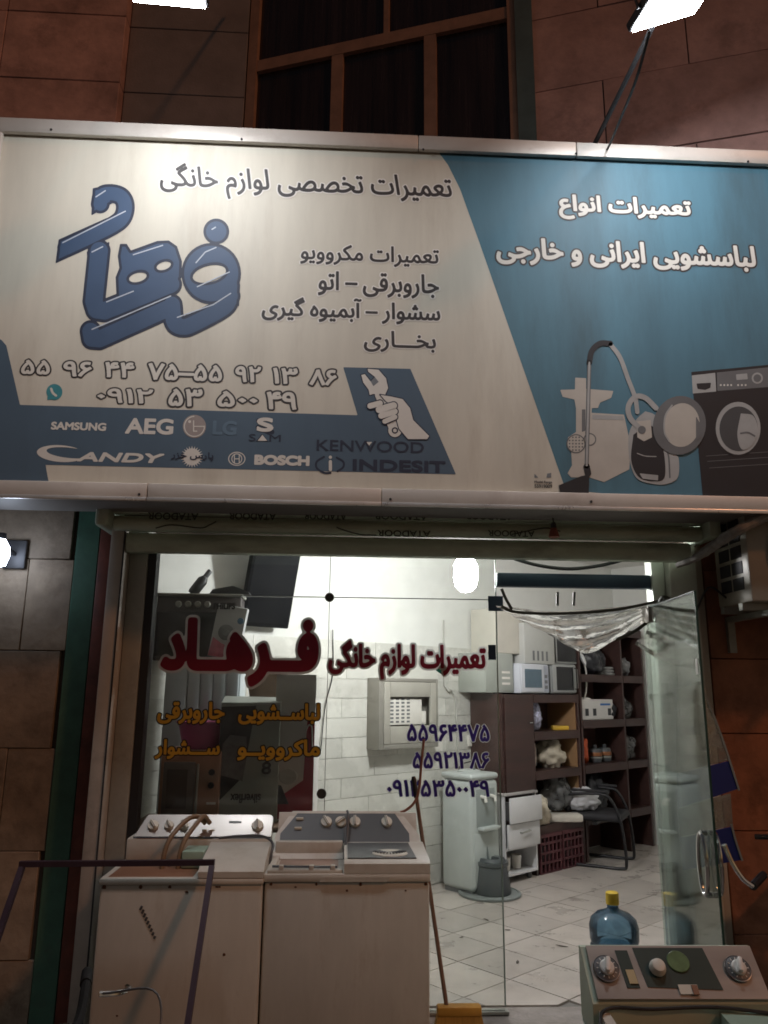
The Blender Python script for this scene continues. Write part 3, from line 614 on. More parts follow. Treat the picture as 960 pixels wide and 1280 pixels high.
D('printed_hose', stroke(cb((370, 62), (405, 110), (435, 190), (462, 262), (470, 315)), 5.5), pb, M_slv, 6, step=.5)
D('printed_hose', stroke(cb((540, 300), (500, 262), (462, 258), (436, 295), (445, 340), (490, 385)), 6.5), pb, M_slv, 7, step=.5)
D('printed_nozzle', union(polyg(Z8((175, 590), (260, 555), (290, 550), (288, 620), (180, 615))), stroke(Z8((280, 520), (285, 545)), 8)), pb, M_blkp, 6)
D('printed_cleaner', polyg(cb((500, 312), (540, 330), (575, 400), (610, 470), (625, 490), (622, 560), (580, 585), (530, 585), (470, 565), (442, 500), (438, 400), (465, 345), (500, 312))), pb, M_slv, 5, label='flat picture of a vacuum cleaner')
D('printed_cleaner', polyg(cb((455, 400), (510, 365), (545, 390), (570, 470), (572, 560), (530, 575), (475, 558), (447, 495), (455, 400))), pb, M_blkp, 6)
D('printed_detail', polyg(Z8((468, 350), (520, 345), (525, 410), (495, 425), (470, 410))), pb, M_pap, 6.5); D('printed_detail', disc(*Z8((487, 382))[0], 5), pb, M_gp, 8)
D('printed_detail', polyg(Z8((478, 545), (548, 552), (548, 572), (490, 565))), pb, M_slv, 7)
D('printed_washer', polyg(Z8((672, 165), (985, 136), (990, 640), (715, 632))), pb, M_blkp, 3, label='flat picture of a dark front loading washing machine')
D('printed_detail', polyg(Z8((674, 178), (762, 168), (766, 238), (678, 246))), pb, M_slv, 4); D('printed_detail', polyg(Z8((692, 208), (746, 205), (744, 224), (725, 232), (696, 228))), pb, M_blkp, 5)
D('printed_detail', polyg(Z8((768, 167), (985, 145), (990, 219), (770, 236))), pb, M_gp, 4); D('printed_detail', polyg(Z8((840, 174), (882, 170), (884, 192), (842, 195))), pb, M_slv, 5)
D('printed_detail', disc(*Z8((920, 188))[0], 7), pb, M_slv, 5); D('printed_detail', disc(*Z8((920, 188))[0], 4.8), pb, M_gp, 6)
for x in (783, 796, 809, 822, 848, 862, 876): D('printed_detail', disc(*Z8((x, 214))[0], 1.2), pb, M_wht, 5, step=.4)
D('printed_detail', disc(*Z8((845, 378))[0], 31, 35), pb, M_blkp, 4); D('printed_detail', disc(*Z8((848, 376))[0], 28, 33), pb, M_slv, 5); D('printed_detail', disc(*Z8((850, 378))[0], 24, 28), pb, M_dgl, 6)
D('printed_detail', polyg(cb((858, 320), (905, 330), (922, 385), (900, 440), (862, 455), (845, 400), (858, 320))), pb, M_slv, 7)
D('printed_detail', disc(*Z8((628, 365))[0], 33, 37, R(12)), pb, M_gp, 9); D('printed_detail', disc(*Z8((636, 364))[0], 22.5, 27.5, R(8)), pb, M_pap, 10)
D('printed_detail', polyg(Z8((690, 330), (712, 370), (706, 410), (690, 425))), pb, M_gp, 11)
for p in ((700, 300), (705, 320), (712, 345)): D('printed_detail', stroke(Z8((p[0]+28, p[1]+180), (p[0]+330, p[1]+160)), .7), pb, M_gp, 4, step=.4)
D('printed_detail', stroke(cb((600, 290), (575, 330), (572, 390), (590, 425)), 2), pb, M_slv, 11, step=.4); D('printed_detail', stroke(cb((858, 395), (885, 392), (910, 405)), 2.2), pb, M_gp, 8, step=.4)
D('printed_detail', stroke(cb((470, 470), (500, 480), (540, 482)), 1.2), pb, M_slv, 7, step=.4); D('printed_detail', stroke(cb((555, 400), (585, 470), (592, 560)), 2), pb, M_gp, 6, step=.4)
D('printed_detail', polyg(Z8((300, 325), (415, 330), (420, 345), (302, 342))), pb, M_slv, 4, step=.5); D('printed_detail', polyg(Z8((262, 305), (275, 305), (275, 385), (262, 390))), pb, M_gp, 4, step=.5)
text('lettering', 'Model Range', (668, 601, 690, 605), M_txt, sg, 3, SP, fa=False, bold=.03); text('lettering', '55919009', (668, 605.5, 690, 610), M_txt, sg, 3, SP, fa=False, bold=.03)
D('printed_detail', polyg([(668, 597), (668, 592), (673, 597)]), (664, 590, 694, 600), M_gld, 2, step=.4); D('printed_detail', polyg([(683, 597), (684, 592), (689, 591), (689, 597)]), (664, 590, 694, 600), M_gld, 2, step=.4)

# ================================================================== lamps
E_FLOOD, E_BULB, E_WALL = 84., 285., 17.
M_lens = lampmat('flood_light', (.93, .96, 1.), E_FLOOD)
M_hous = mat('lamp_housing', (.06, .06, .065), .5, .3)
def flood(px, py, roll, label, foot):
    Y = 2.95; c = onY(px, py, Y); t = thing('floodlight', label, 'floodlight', c, 0, 'floodlights over the sign')
    M = Matrix.Rotation(R(roll), 4, 'Y') @ Matrix.Rotation(R(9), 4, 'X')     # lens faces down, turned a little to the wall
    part('housing', MB().rbox(-.185, .185, -.155, .155, .006, .05, .01, M=M), M_hous, t)
    part('lens', MB().box(-.17, .17, -.14, .14, -.004, .004).xf(M), M_lens, t)
    part('fins', MB().xf(M).add([], []) if False else sum_boxes([(-.12+.04*k, -.112+.04*k, -.1, .1, .05, .08) for k in range(7)], M), M_hous, t)
    f = Vector(foot)-Vector(c); h = M @ Vector((0, 0, .07))
    part('arm', MB().tube([h, h*.5+f*.5, f], .014, 8), M_hous, t)
    part('bracket', MB().tube([M @ Vector(q) for q in ((-.195, 0, .02), (-.195, 0, .12), (.195, 0, .12), (.195, 0, .02))], .009, 8), M_hous, t)
def sum_boxes(L_, M):
    mb = MB()
    for b in L_: mb.box(*b)
    return mb.xf(M)
flood(203, -22, 3, 'floodlight over the logo side of the sign, glaring white', (-.95, 5.02, 6.9))
flood(846, 2, -22, 'floodlight over the blue side of the sign, glaring white', (1.35, 4.0, 4.61))
tag(part('cable', MB().tube(curve([onY(752, 197, 3.74), onY(760, 185, 3.7), onY(775, 150, 3.4), onY(795, 100, 3.0), onY(812, 40, 2.75)], 6), .007, 6), mat('black_rubber', (.015, .015, .015), .5)), 'thin black cable running up from the sign to the floodlight', 'cable')
c = onY(582, 718, 5.15); lb = thing('ceiling_lamp', 'glaring white bulb lamp hanging inside above the shop floor', 'lamp', c)
part('bulb', MB().lathe([(.005, -.12), (.04, -.112), (.07, -.08), (.08, -.03), (.08, .06), (.06, .10), (.03, .12)], 24), lampmat('bulb_light', (.98, .985, 1.), E_BULB), lb)
part('socket', MB().lathe([(.03, .121), (.034, .13), (.034, .19), (.012, .21)], 16), M_wht, lb)
part('cord', MB().tube([(0, 0, .21), (0, 0, 3.0-c[2])], .006, 6), M_hous, lb)
p2 = RL(1.9, 1.5); l2 = thing('ceiling_light', 'white ceiling light fixture further inside the shop', 'light', (p2[0], p2[1], 2.95))
part('base', MB().lathe([(.15, .05), (.15, .01), (.13, 0)], 24), M_wht, l2); part('diffuser', MB().lathe([(.128, -.001), (.12, -.03), (.06, -.045), (.01, -.047)], 24), lampmat('inner_light', (1., .97, .92), 26.), l2)
c = onY(-8, 682, 4.02); wl = thing('wall_lamp', 'bluish white lamp on the left wall at the edge of view', 'lamp', (c[0], 4.31, c[2]))
part('backplate', MB().rbox(-.06, .06, -.03, 0, -.08, .08, .008), M_hous, wl); part('arm', MB().tube([(0, -.03, 0), (0, -.16, .02)], .012, 8), M_hous, wl)
part('bulb', MB().lathe([(.004, -.10), (.035, -.09), (.05, -.04), (.045, .01), (.02, .05)], 20, (0, -.21, 0)), lampmat('wall_bulb_light', (.72, .82, 1.), E_WALL), wl)
part('socket', MB().lathe([(.024, .051), (.024, .08), (.008, .085)], 12, (0, -.21, 0)), M_hous, wl)

# ================================================================== washing machines outside the window
M_wbody = mat('washer_enamel', (.54, .525, .47), .40, var=.10, scale=3.5, stretch=(2, 2, .55), dirt=.65, dirtcol=(.30, .23, .16))
M_wtop = mat('washer_plastic', (.58, .56, .50), .42, var=.10, scale=6, dirt=.5, dirtcol=(.35, .28, .2))
M_wgrey = mat('washer_grey', (.075, .08, .085), .42, var=.12, scale=5)
M_wpan = mat('brushed_panel', (.40, .37, .34), .35, .5, var=.1, scale=4, stretch=(.3, 1, 4), dirt=.2)
M_knob = mat('knob_plastic', (.62, .60, .52), .4, var=.05); M_chr = mat('chrome', (.6, .6, .6), .15, 1., var=.05)
M_blkpl = mat('black_plastic', (.018, .018, .02), .4); M_orng = mat('dull_orange_lid', (.24, .12, .07), .5, var=.12); M_sea = mat('sea_green_plastic', (.30, .42, .34), .45, var=.08)
def knob(parent, c, r, tilt, ang=0, m=M_knob, base=None):
    M = Matrix.Translation(c) @ Matrix.Rotation(R(90-tilt), 4, 'X') @ Matrix.Rotation(ang, 4, 'Z')
    k = part('knob', MB().lathe([(r, -.004), (r, .006), (r*.93, .010)], 20, M=M), m, parent)
    part('grip', MB().rbox(-r*.24, r*.24, -r*.92, r*.92, .009, .024, .003, M=M), m, k)
    part('pointer', MB().box(-r*.05, r*.05, -r*.85, r*.85, .0235, .0252).xf(M), M_wgrey, k)
# --- second machine: dark console twin tub
W, Dp, H = .715, .46, .80-GZ+.02
t = thing('washing_machine', 'twin tub washing machine with dark grey control panel, in front of the window', 'washing machine', (.031, 3.60, GZ), 0, 'washing machines outside the shop')
x0, x1 = -W/2, W/2
part('body', MB().rbox(x0, x1, 0, Dp, .03, H-.05, .018), M_wbody, t)
part('base', MB().box(x0+.02, x1-.02, .02, Dp-.02, 0, .031), M_blkpl, t)
part('rim', MB().rbox(x0-.004, x1+.004, -.006, Dp, H-.052, H-.018, .008), M_wtop, t)
part('rim_mark', MB().prism([(-.12, H-.05), (-.11, H-.03), (.185, H-.03), (.17, H-.05)], -.0085, -.006), M_wbody, t)
ls = -.015                                                        # split between wash tub and spin lid
part('tub', MB().rbox(x0+.04, ls-.02, .05, Dp-.13, H-.25, H-.016, .012), mat('tub_inside', (.34, .24, .19), .5, var=.15, scale=6), t)
part('tub_edge', MB().rbox(x0+.01, ls-.005, .005, .045, H-.02, H-.004, .005), M_wtop, t)
part('tub_edge', MB().rbox(x0+.01, x0+.04, .046, Dp-.12, H-.02, H-.004, .004), M_wtop, t)
part('hinge_rail', MB().tube([(x0+.03, .015, H+.008), (ls-.03, .015, H+.004)], .006, 8), M_chr, t)
for x in (x0+.07, x0+.2, ls-.05): part('hinge', MB().rbox(x-.01, x+.01, .006, .026, H-.006, H+.014, .003), M_wtop, t)
part('spin_lid', MB().prism([(-.004, H-.018), (-.004, H+.022), (.02, H+.034), (.34, H+.05), (.34, H-.018)], ls, x1+.002, 'x'), M_wtop, t)
part('lid_window', MB().add([(ls+.015, .03, H+.0365), (x1-.055, .03, H+.0365), (x1-.07, .30, H+.0502), (ls+.015, .30, H+.0502), (ls+.015, .03, H+.0395), (x1-.055, .03, H+.0395), (x1-.07, .30, H+.0532), (ls+.015, .30, H+.0532)], [(3, 2, 1, 0), (4, 5, 6, 7), (0, 1, 5, 4), (1, 2, 6, 5), (2, 3, 7, 6), (3, 0, 4, 7)]), M_wgrey, t)
gv = part('lid_grille', MB().lathe([(.001, .004), (.074, .004), (.080, 0), (.080, -.004)], 28, M=Matrix.Translation((.19, .105, H+.0445)) @ Matrix.Rotation(R(3), 4, 'X') @ Matrix.Diagonal((1, .72, 1, 1))), M_knob, t)
for k in range(13):
    a = R(-62+k*10.3); p = [Vector((.19+r*math.sin(a)*1.0, .15-r*math.cos(a)*.95, H+.0505)) for r in (.048, .085)]
    part('slot', MB().tube(p, .0026, 6), M_wgrey, gv)
# console: dark sloped face with cut corners
zc0, zc1 = H+.045, H+.160; yb = .335; yt = .44
def cons(x, z): return (x, yb+(z-zc0)/(zc1-zc0)*(yt-yb), z)
fp = [(x0+.035, zc0), (x1-.06, zc0), (x1-.06, zc0+.035), (x1-.125, zc1), (x0+.11, zc1), (x0+.035, zc0+.035)]
def cons_slab(poly, off, th=.03):
    n = len(poly); dv = Vector((0, -(zc1-zc0), (yt-yb))).normalized()
    v = [Vector(cons(*p))+dv*off for p in poly]+[Vector(cons(*p))+dv*(off-th) for p in poly]
    return MB().add(v, [tuple(range(n)), tuple(range(2*n-1, n-1, -1))]+[(i, i+n, (i+1) % n+n, (i+1) % n) for i in range(n)])
part('console', cons_slab([(x0+.01, zc0-.06), (x1-.01, zc0-.06), (x1-.01, zc0+.03), (x1-.10, zc1+.012), (x0+.085, zc1+.012), (x0+.01, zc0+.03)], 0, .05), M_wtop, t)
part('control_panel', cons_slab(fp, .004, .004), M_wgrey, t)
part('console_back', MB().prism([(.36, H-.02), (.36, H+.03), (.44, zc1+.005), (Dp, zc1+.005), (Dp, H-.02)], x0+.02, x1-.02, 'x'), M_wtop, t)
part('console_front', MB().rbox(x0+.02, ls-.008, .30, .345, H-.03, zc0+.012, .006), M_wtop, t)
for x, a in ((-.105, .5), (-.035, -.9), (.035, .05), (.19, .2)): knob(t, Vector(cons(x, (zc0+zc1)/2+.022))+Vector((0, -.006, .004)), .027, 42, a)
for dz, dx in ((.02, -.235), (-.018, -.24)): part('switch', MB().rbox(dx-.018, dx+.018, -.008, .008, -.006, .006, .003, M=Matrix.Translation(Vector(cons(0, (zc0+zc1)/2+.015+dz))+Vector((0, -.006, .004)))), M_knob, t)
part('power_cord', MB().tube(curve([(-.003, .40, zc1+.02), (.0, .37, zc1+.0), (-.004, .32, zc0+.03), (-.012, .26, H+.03), (-.016, .22, H+.0)], 6), .006, 8), M_wgrey, t)
part('kick_panel', MB().rbox(x0+.03, x1-.03, -.004, .002, .06, .16, .003), M_wbody, t)
for q in (-.2, .2): part('screw', MB().lathe([(.006, 0), (.005, .003)], 10, (q, -.0045, .11), Matrix.Rotation(R(90), 4, 'X')), M_chr, t)
for q in range(7): part('rust_chip', blob(MB(), (x0+.03+.11*q*random.uniform(.8, 1.1), -.0005, H-.06-random.uniform(0, .03)*(q % 2)), (.004+.004*random.random(), .0012, .003+.006*random.random()), 60+q, .5, 2), mat('rust', (.10, .045, .02), .9), t)
# --- first machine: lighter silver console
W1_, D1, H1 = .70, .48, .775-GZ+.03
t = thing('washing_machine', 'pale twin tub washing machine with silver control panel, nearest the green strip', 'washing machine', (-.672, 3.58, GZ), 0, 'washing machines outside the shop')
x0, x1 = -W1_/2+.005, W1_/2-.01
part('body', MB().rbox(x0, x1, 0, D1, .03, H1-.04, .016), M_wbody, t)
part('base', MB().box(x0+.02, x1-.02, .02, D1-.02, 0, .031), M_blkpl, t)
part('rim', MB().rbox(x0-.004, x1+.004, -.005, D1, H1-.042, H1-.016, .007), M_wtop, t)
part('tub', MB().rbox(x0+.02, .045, .02, D1-.13, H1-.2, H1-.014, .01), M_orng, t)
part('tub_panel', MB().rbox(-.04, .06, .16, .30, H1-.012, H1+.06, .006), M_sea, t)
part('spin_lid', MB().prism([(-.004, H1-.014), (-.004, H1+.01), (.05, H1+.035), (.30, H1+.075), (.33, H1+.06), (.33, H1-.014)], .065, x1+.003, 'x'), M_wtop, t)
part('console_base', MB().rbox(x0+.01, x1-.005, .335, D1-.01, H1-.03, H1+.085, .012), M_wtop, t)
zc0, zc1, yb, yt = H1+.088, H1+.172, .345, .42
part('control_panel', cons_slab([(x0+.04, zc0), (x1, zc0), (x1, zc1-.006), (x1-.012, zc1+.004), (x0+.085, zc1+.004)], 0, .05), M_wpan, t)
part('panel_lip', MB().tube([cons(x0+.04, zc0-.003), cons(x1, zc0-.003)], .006, 8), M_chr, t)
for x, r in ((-.225, .026), (-.15, .022), (-.08, .024), (.27, .028)): knob(t, Vector(cons(x, (zc0+zc1)/2))+Vector((0, -.003, .002)), r, 48, .4-x)
for x in (.02, .055): part('button', MB().rbox(x-.012, x+.012, -.006, .006, -.004, .004, .002, M=Matrix.Translation(Vector(cons(0, zc0+.026)))), M_knob, t)
part('badge', cons_slab([(.13, zc1-.03), (.19, zc1-.03), (.19, zc1-.022), (.13, zc1-.022)], .001, .002), M_wgrey, t)
M_hose = mat('brown_hose', (.20, .13, .075), .5, var=.15)
for d in (0, .07): part('drain_hose', MB().tube(curve([(-.13+d, .16, H1-.08), (-.115+d, .19, H1+.08), (-.06+d*.9, .27, H1+.165), (-.01+d*.5, .31, H1+.185), (.025+d*.3, .35, H1+.15)], 7), .011, 10), M_hose, t)
part('power_cord', MB().tube(curve([(.10, .31, H1+.09), (.2, .30, H1+.10), (.30, .30, H1+.10), (x1+.015, .26, H1+.075), (x1+.012, .22, H1+.02), (x1+.011, .2, H1-.1)], 7), .006, 8), M_wgrey, t)
for k in range(9): part('scuff', MB().rbox(-.004, .006, -.0015, .0005, -.010+k*.0007, .008, .0004, 1, M=Matrix.Translation((-.165+k*.008, 0, H1-.13-k*.0145)) @ Matrix.Rotation(R(25), 4, 'Y')), M_wgrey, t)
for q in range(8): part('rust_chip', blob(MB(), (x0+.02+.09*q*random.uniform(.8, 1.1), -.0005, H1-.05-random.uniform(0, .5)*(q % 3 == 1)), (.003+.005*random.random(), .0012, .003+.006*random.random()), 70+q, .5, 2), MATS['rust'], t)
# --- third machine: nearer to the street, right
t = thing('washing_machine', 'small pale green twin tub washing machine with wide dials, beside the glass door', 'washing machine', (1.060, 2.30, GZ), R(-1.5), 'washing machines outside the shop')
W3 = .555; x0, x1 = -W3/2, W3/2; H3 = .60-GZ
part('body', MB().rbox(x0, x1, 0, .45, .03, H3-.06, .02), mat('pale_green_body', (.46, .55, .44), .42, var=.06, scale=4, dirt=.2), t)
part('base', MB().box(x0+.02, x1-.02, .02, .43, 0, .031), M_blkpl, t)
part('rim', MB().rbox(x0-.004, x1+.004, -.005, .45, H3-.062, H3-.03, .01), M_sea, t)
part('tub', MB().rbox(x0+.06, .08, .03, .30, H3-.2, H3-.026, .01), M_orng, t)
part('tub_edge', MB().add([(x0+.01, .05, H3-.03), (x0+.05, .05, H3-.03), (x0+.045, .33, H3+.005), (x0+.015, .33, H3+.01), (x0+.01, .05, H3-.012), (x0+.05, .05, H3-.012), (x0+.045, .33, H3+.02), (x0+.015, .33, H3+.025)], [(3, 2, 1, 0), (4, 5, 6, 7), (0, 1, 5, 4), (1, 2, 6, 5), (2, 3, 7, 6), (3, 0, 4, 7)]), M_wtop, t)
part('spin_lid', MB().prism([(-.004, H3-.028), (-.004, H3-.01), (.30, H3+.02), (.31, H3-.028)], .11, x1, 'x'), M_sea, t)
part('console_base', MB().prism([(.31, H3-.04), (.31, H3+.04), (.43, H3+.165), (.45, H3+.165), (.45, H3-.04)], x0-.004, x1+.004, 'x'), MATS['pale_green_body'], t)
zc0, zc1, yb, yt = H3+.052, H3+.168, .31, .425
cons3 = [(x0+.012, zc0), (x1-.002, zc0), (x1-.002, zc1), (x0+.012, zc1)]
part('control_panel', cons_slab(cons3, .006, .012), M_wpan, t)
dk = mat('dark_green_panel', (.03, .05, .042), .4, var=.1)
part('dark_panel', cons_slab([(-.10, zc0+.024), (.135, zc0+.018), (.115, zc1-.006), (-.115, zc1-.006)], .0085, .002), dk, t)
part('dark_panel', cons_slab([(-.165, zc0+.022), (-.125, zc0+.022), (-.135, zc1-.012), (-.175, zc1-.012)], .0085, .002), dk, t)
M_whk = mat('white_knob', (.72, .70, .66), .35, var=.04)
def dial(cx, r):
    c = Vector(cons(cx, (zc0+zc1)/2+.004))+Vector((0, -.008, .008)); M = Matrix.Translation(c) @ Matrix.Rotation(R(45), 4, 'X')
    k = part('dial', MB().lathe([(r, -.002), (r, .004), (r*.9, .006)], 24, M=M), M_wgrey, t)
    part('grip', MB().lathe([(r*.62, .005), (r*.6, .014), (r*.5, .017)], 20, M=M), M_whk, k); part('ridge', MB().rbox(-r*.2, r*.2, -r*.62, r*.62, .015, .036, .006, M=M @ Matrix.Rotation(-.25, 4, 'Z')), M_whk, k)
    for q in range(12): part('tick', MB().box(-.0012, .0012, r*.7, r*.86, .0055, .0068).xf(M @ Matrix.Rotation(q*math.pi/6, 4, 'Z')), M_whk, k)
    part('ring', MB().tube([M @ Vector((r*1.03*math.cos(a), r*1.03*math.sin(a), .002)) for a in np.linspace(0, 2*math.pi, 25)], .0025, 6, cap=False), M_chr, k)
dial(-.218, .038); dial(.205, .038)
c = Vector(cons(-.055, (zc0+zc1)/2+.004))+Vector((0, -.01, .01)); M = Matrix.Translation(c) @ Matrix.Rotation(R(45), 4, 'X')
part('knob', MB().lathe([(.026, 0), (.026, .006), (.02, .022), (.016, .024)], 20, M=M), M_knob, t)
c = Vector(cons(.02, (zc0+zc1)/2+.02)); part('badge', MB().lathe([(.036, 0), (.034, .002)], 24, M=Matrix.Translation(c+Vector((0, -.008, .008))) @ Matrix.Rotation(R(45), 4, 'X') @ Matrix.Diagonal((1, .95, 1, 1))), mat('green_badge', (.10, .17, .07), .4, var=.3, scale=20), t)
part('switch', cons_slab([(-.005, zc0+.008), (.055, zc0+.008), (.055, zc0+.028), (-.005, zc0+.028)], .012, .004), M_knob, t)
part('switch', cons_slab([(.035, zc0+.006), (.053, zc0+.006), (.053, zc0+.026), (.035, zc0+.026)], .016, .004), M_orng, t)
part('switch', cons_slab([(-.155, zc0+.03), (-.128, zc0+.03), (-.132, zc0+.06), (-.158, zc0+.06)], .012, .004), mat('beige_switch', (.5, .42, .24), .5), t)
part('power_cord', MB().tube(curve([(.30, .28, H3+.02), (.1, .30, H3+.035), (-.1, .30, H3+.03), (-.24, .30, H3+.03), (-.285, .22, H3+.0), (x0-.008, .12, H3-.1), (x0-.012, .08, H3-.3)], 6), .0055, 8), MATS['black_rubber'], t)

# ================================================================== leaning things outside
M_tubep = mat('dark_tube', (.05, .03, .045), .45, .3, var=.2)
fr_ = thing('leaning_stand', 'dark square tube metal frame leaning on the pale washing machine', 'frame', (-.9, 3.0, GZ))
TL, TR_ = onY(28, 1080, 3.50), onY(265, 1078, 3.50)
kb = 2.75/3.50; zb = GZ+.012
dirv = np.array([0, -.72, zb-TL[2]]); BL, BR = TL+dirv, TR_+dirv
def sq(a, b, h=.011):
    a, b = Vector(a), Vector(b); d = (b-a).normalized(); u = d.orthogonal().normalized() if abs(d.x) < .5 else Vector((0, 0, 1)); u = (Vector((1, 0, 0)) if abs(d.x) < .5 else Vector((0, 0, 1))); u = (u-d*u.dot(d)).normalized(); q = d.cross(u)
    v = [p+u*i*h+q*j*h for p in (a, b) for i, j in ((-1, -1), (1, -1), (1, 1), (-1, 1))]
    return MB().add(v, [(0, 1, 2, 3), (7, 6, 5, 4), (0, 4, 5, 1), (1, 5, 6, 2), (2, 6, 7, 3), (3, 7, 4, 0)])
for nm, a, b in (('top_bar', TL-[.011, 0, 0], TR_+[.011, 0, 0]), ('bottom_bar', BL-[.011, 0, 0], BR+[.011, 0, 0]), ('leg', TL-[0, 0, .012], BL+[0, 0, .012]), ('leg', TR_-[0, 0, .012], BR+[0, 0, .012])): part(nm, sq(a, b), M_tubep, fr_, world=True)
# broom leaning on the glass
pt_ = onY(517, 972, 4.27); pb_ = onY(562, 1284, 4.02)
br = thing('broom', 'broom with brown stick and black handle end leaning on the window', 'broom', (pb_[0], pb_[1], GZ))
a, b = Vector(pt_), Vector(pb_); dn = (b-a).normalized(); b2 = a+dn*((a.z-(-.006)-.11)/-dn.z)
part('stick', MB().tube([a+dn*.10, a+dn*.5, b2], .0105, 10), mat('stick_brown', (.20, .12, .08), .5, var=.2, scale=10), br, world=True)
part('handle_end', MB().tube([a-dn*.005, a+dn*.01, a+dn*.10], [.010, .014, .0135], 10), M_blkpl, br, world=True)
part('head', MB().rbox(b2.x-.05, b2.x+.16, b2.y-.03, b2.y+.03, b2.z-.012, b2.z+.03, .01), mat('yellow_broom', (.50, .27, .04), .6, var=.2), br, world=True)
part('bristles', MB().prism([(b2.x-.05, b2.z-.012), (b2.x+.16, b2.z-.012), (b2.x+.18, .0-.004), (b2.x-.07, -.004)], b2.y-.025, b2.y+.025), mat('bristle', (.45, .26, .06), .8, var=.3, scale=40, stretch=(8, 1, .3)), br, world=True)
hp = [onY(x, y, 4.20) for x, y in ((530, 924), (527, 950), (524, 985), (518, 1003), (505, 1014), (490, 1018))]
tag(part('drain_hose', MB().tube(curve([*hp, hp[-1]+np.array([-.03, -.06, -.06])], 6), .007, 8), mat('reddish_hose', (.30, .12, .08), .5)), 'thin reddish hose rising beside the broom behind the washing machine', 'hose')

# ================================================================== glass door, curtain
M_dglass = glassmat('door_glass', (.88, .94, .90), .7, haze=.05, hazecol=(.60, .66, .58))
hx, hy = 1.665, 4.24; fx, fy = 1.588, 3.42; ang = math.atan2(fy-hy, fx-hx); Ld = math.hypot(fx-hx, fy-hy)
dr = thing('glass_door', 'frameless glass door standing open towards the street with oval chrome handle', 'door', (hx, hy, 0), ang)
part('pane', MB().box(0, Ld, -.005, .005, .0, 2.03), M_dglass, dr, smooth=False)
part('pane_edge', MB().box(Ld, Ld+.004, -.0052, .0052, .0, 2.03), mat('dark_glass_edge', (.03, .07, .055), .25), dr)
part('pane_edge', MB().box(0, Ld, -.0052, .0052, 2.03, 2.034), MATS['dark_glass_edge'], dr)
part('bottom_rail', MB().rbox(.0, .16, -.015, .015, -.004, .07, .004), M_alu, dr); part('hinge', MB().rbox(-.02, .14, -.016, .016, 1.95, 2.035, .004), M_alu, dr)
for sd in (-1, 1):
    el = [(Ld-.10+.075*math.sin(a)*0-.02, sd*(.012+.055*abs(math.sin(a))), .86+.13*math.cos(a)) for a in np.linspace(0, math.pi, 15)]
    el = [(Ld-.085+.05*math.cos(q), sd*(.03), .86+.125*math.sin(q)) for q in np.linspace(0, 2*math.pi, 33)]
    hd = part('handle', MB().tube(el, .009, 8, cap=False), M_chr, dr)
    for q in (R(90), R(-90)): part('mount', MB().tube([(Ld-.085, sd*.004, .86+.125*math.sin(q)), (Ld-.085, sd*.03, .86+.125*math.sin(q))], .012, 10), M_chr, hd)
part('sticker', MB().box(Ld-.05, Ld-.02, -.0065, -.0053, 1.66, 1.73), M_wht, dr)
# tied-up clear plastic curtain
M_plas = glassmat('clear_plastic', (.95, .96, .93), .9, haze=.30, hazecol=(.70, .68, .62), rough=.14, wrinkle=.3, hv=.25)
cu = thing('plastic_curtain', 'clear plastic strip curtain gathered and tied up across the doorway', 'curtain', (1.3, 4.2, 1.7))
def sheet(name, rows, amp, seed, Yc, m=M_plas, n=26):     # rows of photo-traced outline points, swept into a wrinkled sheet
    v = []; f = []; rows = [[onY(px, py, Yc) for px, py in r] for r in rows]; rows = [curve(r, 8) for r in rows]; k = len(rows[0])
    rr = [curve([r[i] for r in rows], 7) for i in range(k)]; L2 = len(rr[0])
    for i in range(k):
        for j in range(L2):
            p = rr[i][j]; q = Vector((p[0]*9+seed, p[2]*9, seed)); e = math.sin(math.pi*i/(k-1))
            v.append((p[0], p[1]+amp*(noise.noise(q)+.5*noise.noise(q*2.3))*(.35+e)+.02*math.sin(j*1.1), p[2]))
    for i in range(k-1):
        for j in range(L2-1): f.append((i*L2+j, (i+1)*L2+j, (i+1)*L2+j+1, i*L2+j+1))
    return part(name, MB().add(v, f), m, cu, world=True)
sheet('sheet', [[(619, 757), (690, 764), (760, 760), (829, 752)], [(645, 772), (695, 781), (760, 775), (829, 753)], [(672, 786), (710, 797), (765, 787), (830, 754)], [(700, 800), (732, 817), (772, 797), (830, 756)]], .03, 2., 4.20)
sheet('sheet', [[(830, 752), (842, 748), (854, 745), (866, 742)], [(822, 770), (838, 772), (852, 775), (868, 775)], [(808, 790), (830, 798), (850, 802), (871, 806)], [(792, 806), (825, 826), (850, 834), (872, 838)]], .03, 5., 4.12)
M_band = mat('binding_tape', (.10, .105, .085), .5, var=.2)
def ribbon(name, px, Yc, wd, parent, m=M_band):
    P = curve([onY(x, y, Yc) for x, y in px], 8); v = []; f = []; nn = len(P)
    for i, p in enumerate(P):
        d = P[min(i+1, nn-1)]-P[max(i-1, 0)]; u = np.array([-d[2], 0, d[0]]); u = u/np.linalg.norm(u)*wd/2
        for y in (-.002, .002): v += [p+u+[0, y, 0], p-u+[0, y, 0]]
    for i in range(nn-1):
        a = i*4; b = a+4; f += [(a, a+1, b+1, b), (a+2, b+2, b+3, a+3), (a, b, b+2, a+2), (a+1, a+3, b+3, b+1)]
    return part(name, MB().add(v, f), m, parent, world=True)
ribbon('band', [(627, 758), (645, 765), (700, 767), (770, 762), (830, 750)], 4.17, .016, cu)
ribbon('band', [(833, 752), (815, 772), (795, 788), (770, 800)], 4.17, .018, cu)
ribbon('band', [(832, 756), (834, 775), (830, 792), (822, 806)], 4.08, .018, cu)
ribbon('band', [(836, 757), (848, 775), (860, 792), (872, 808)], 4.06, .018, cu)
ribbon('band', [(627, 736), (632, 748), (640, 762)], 4.18, .016, cu)
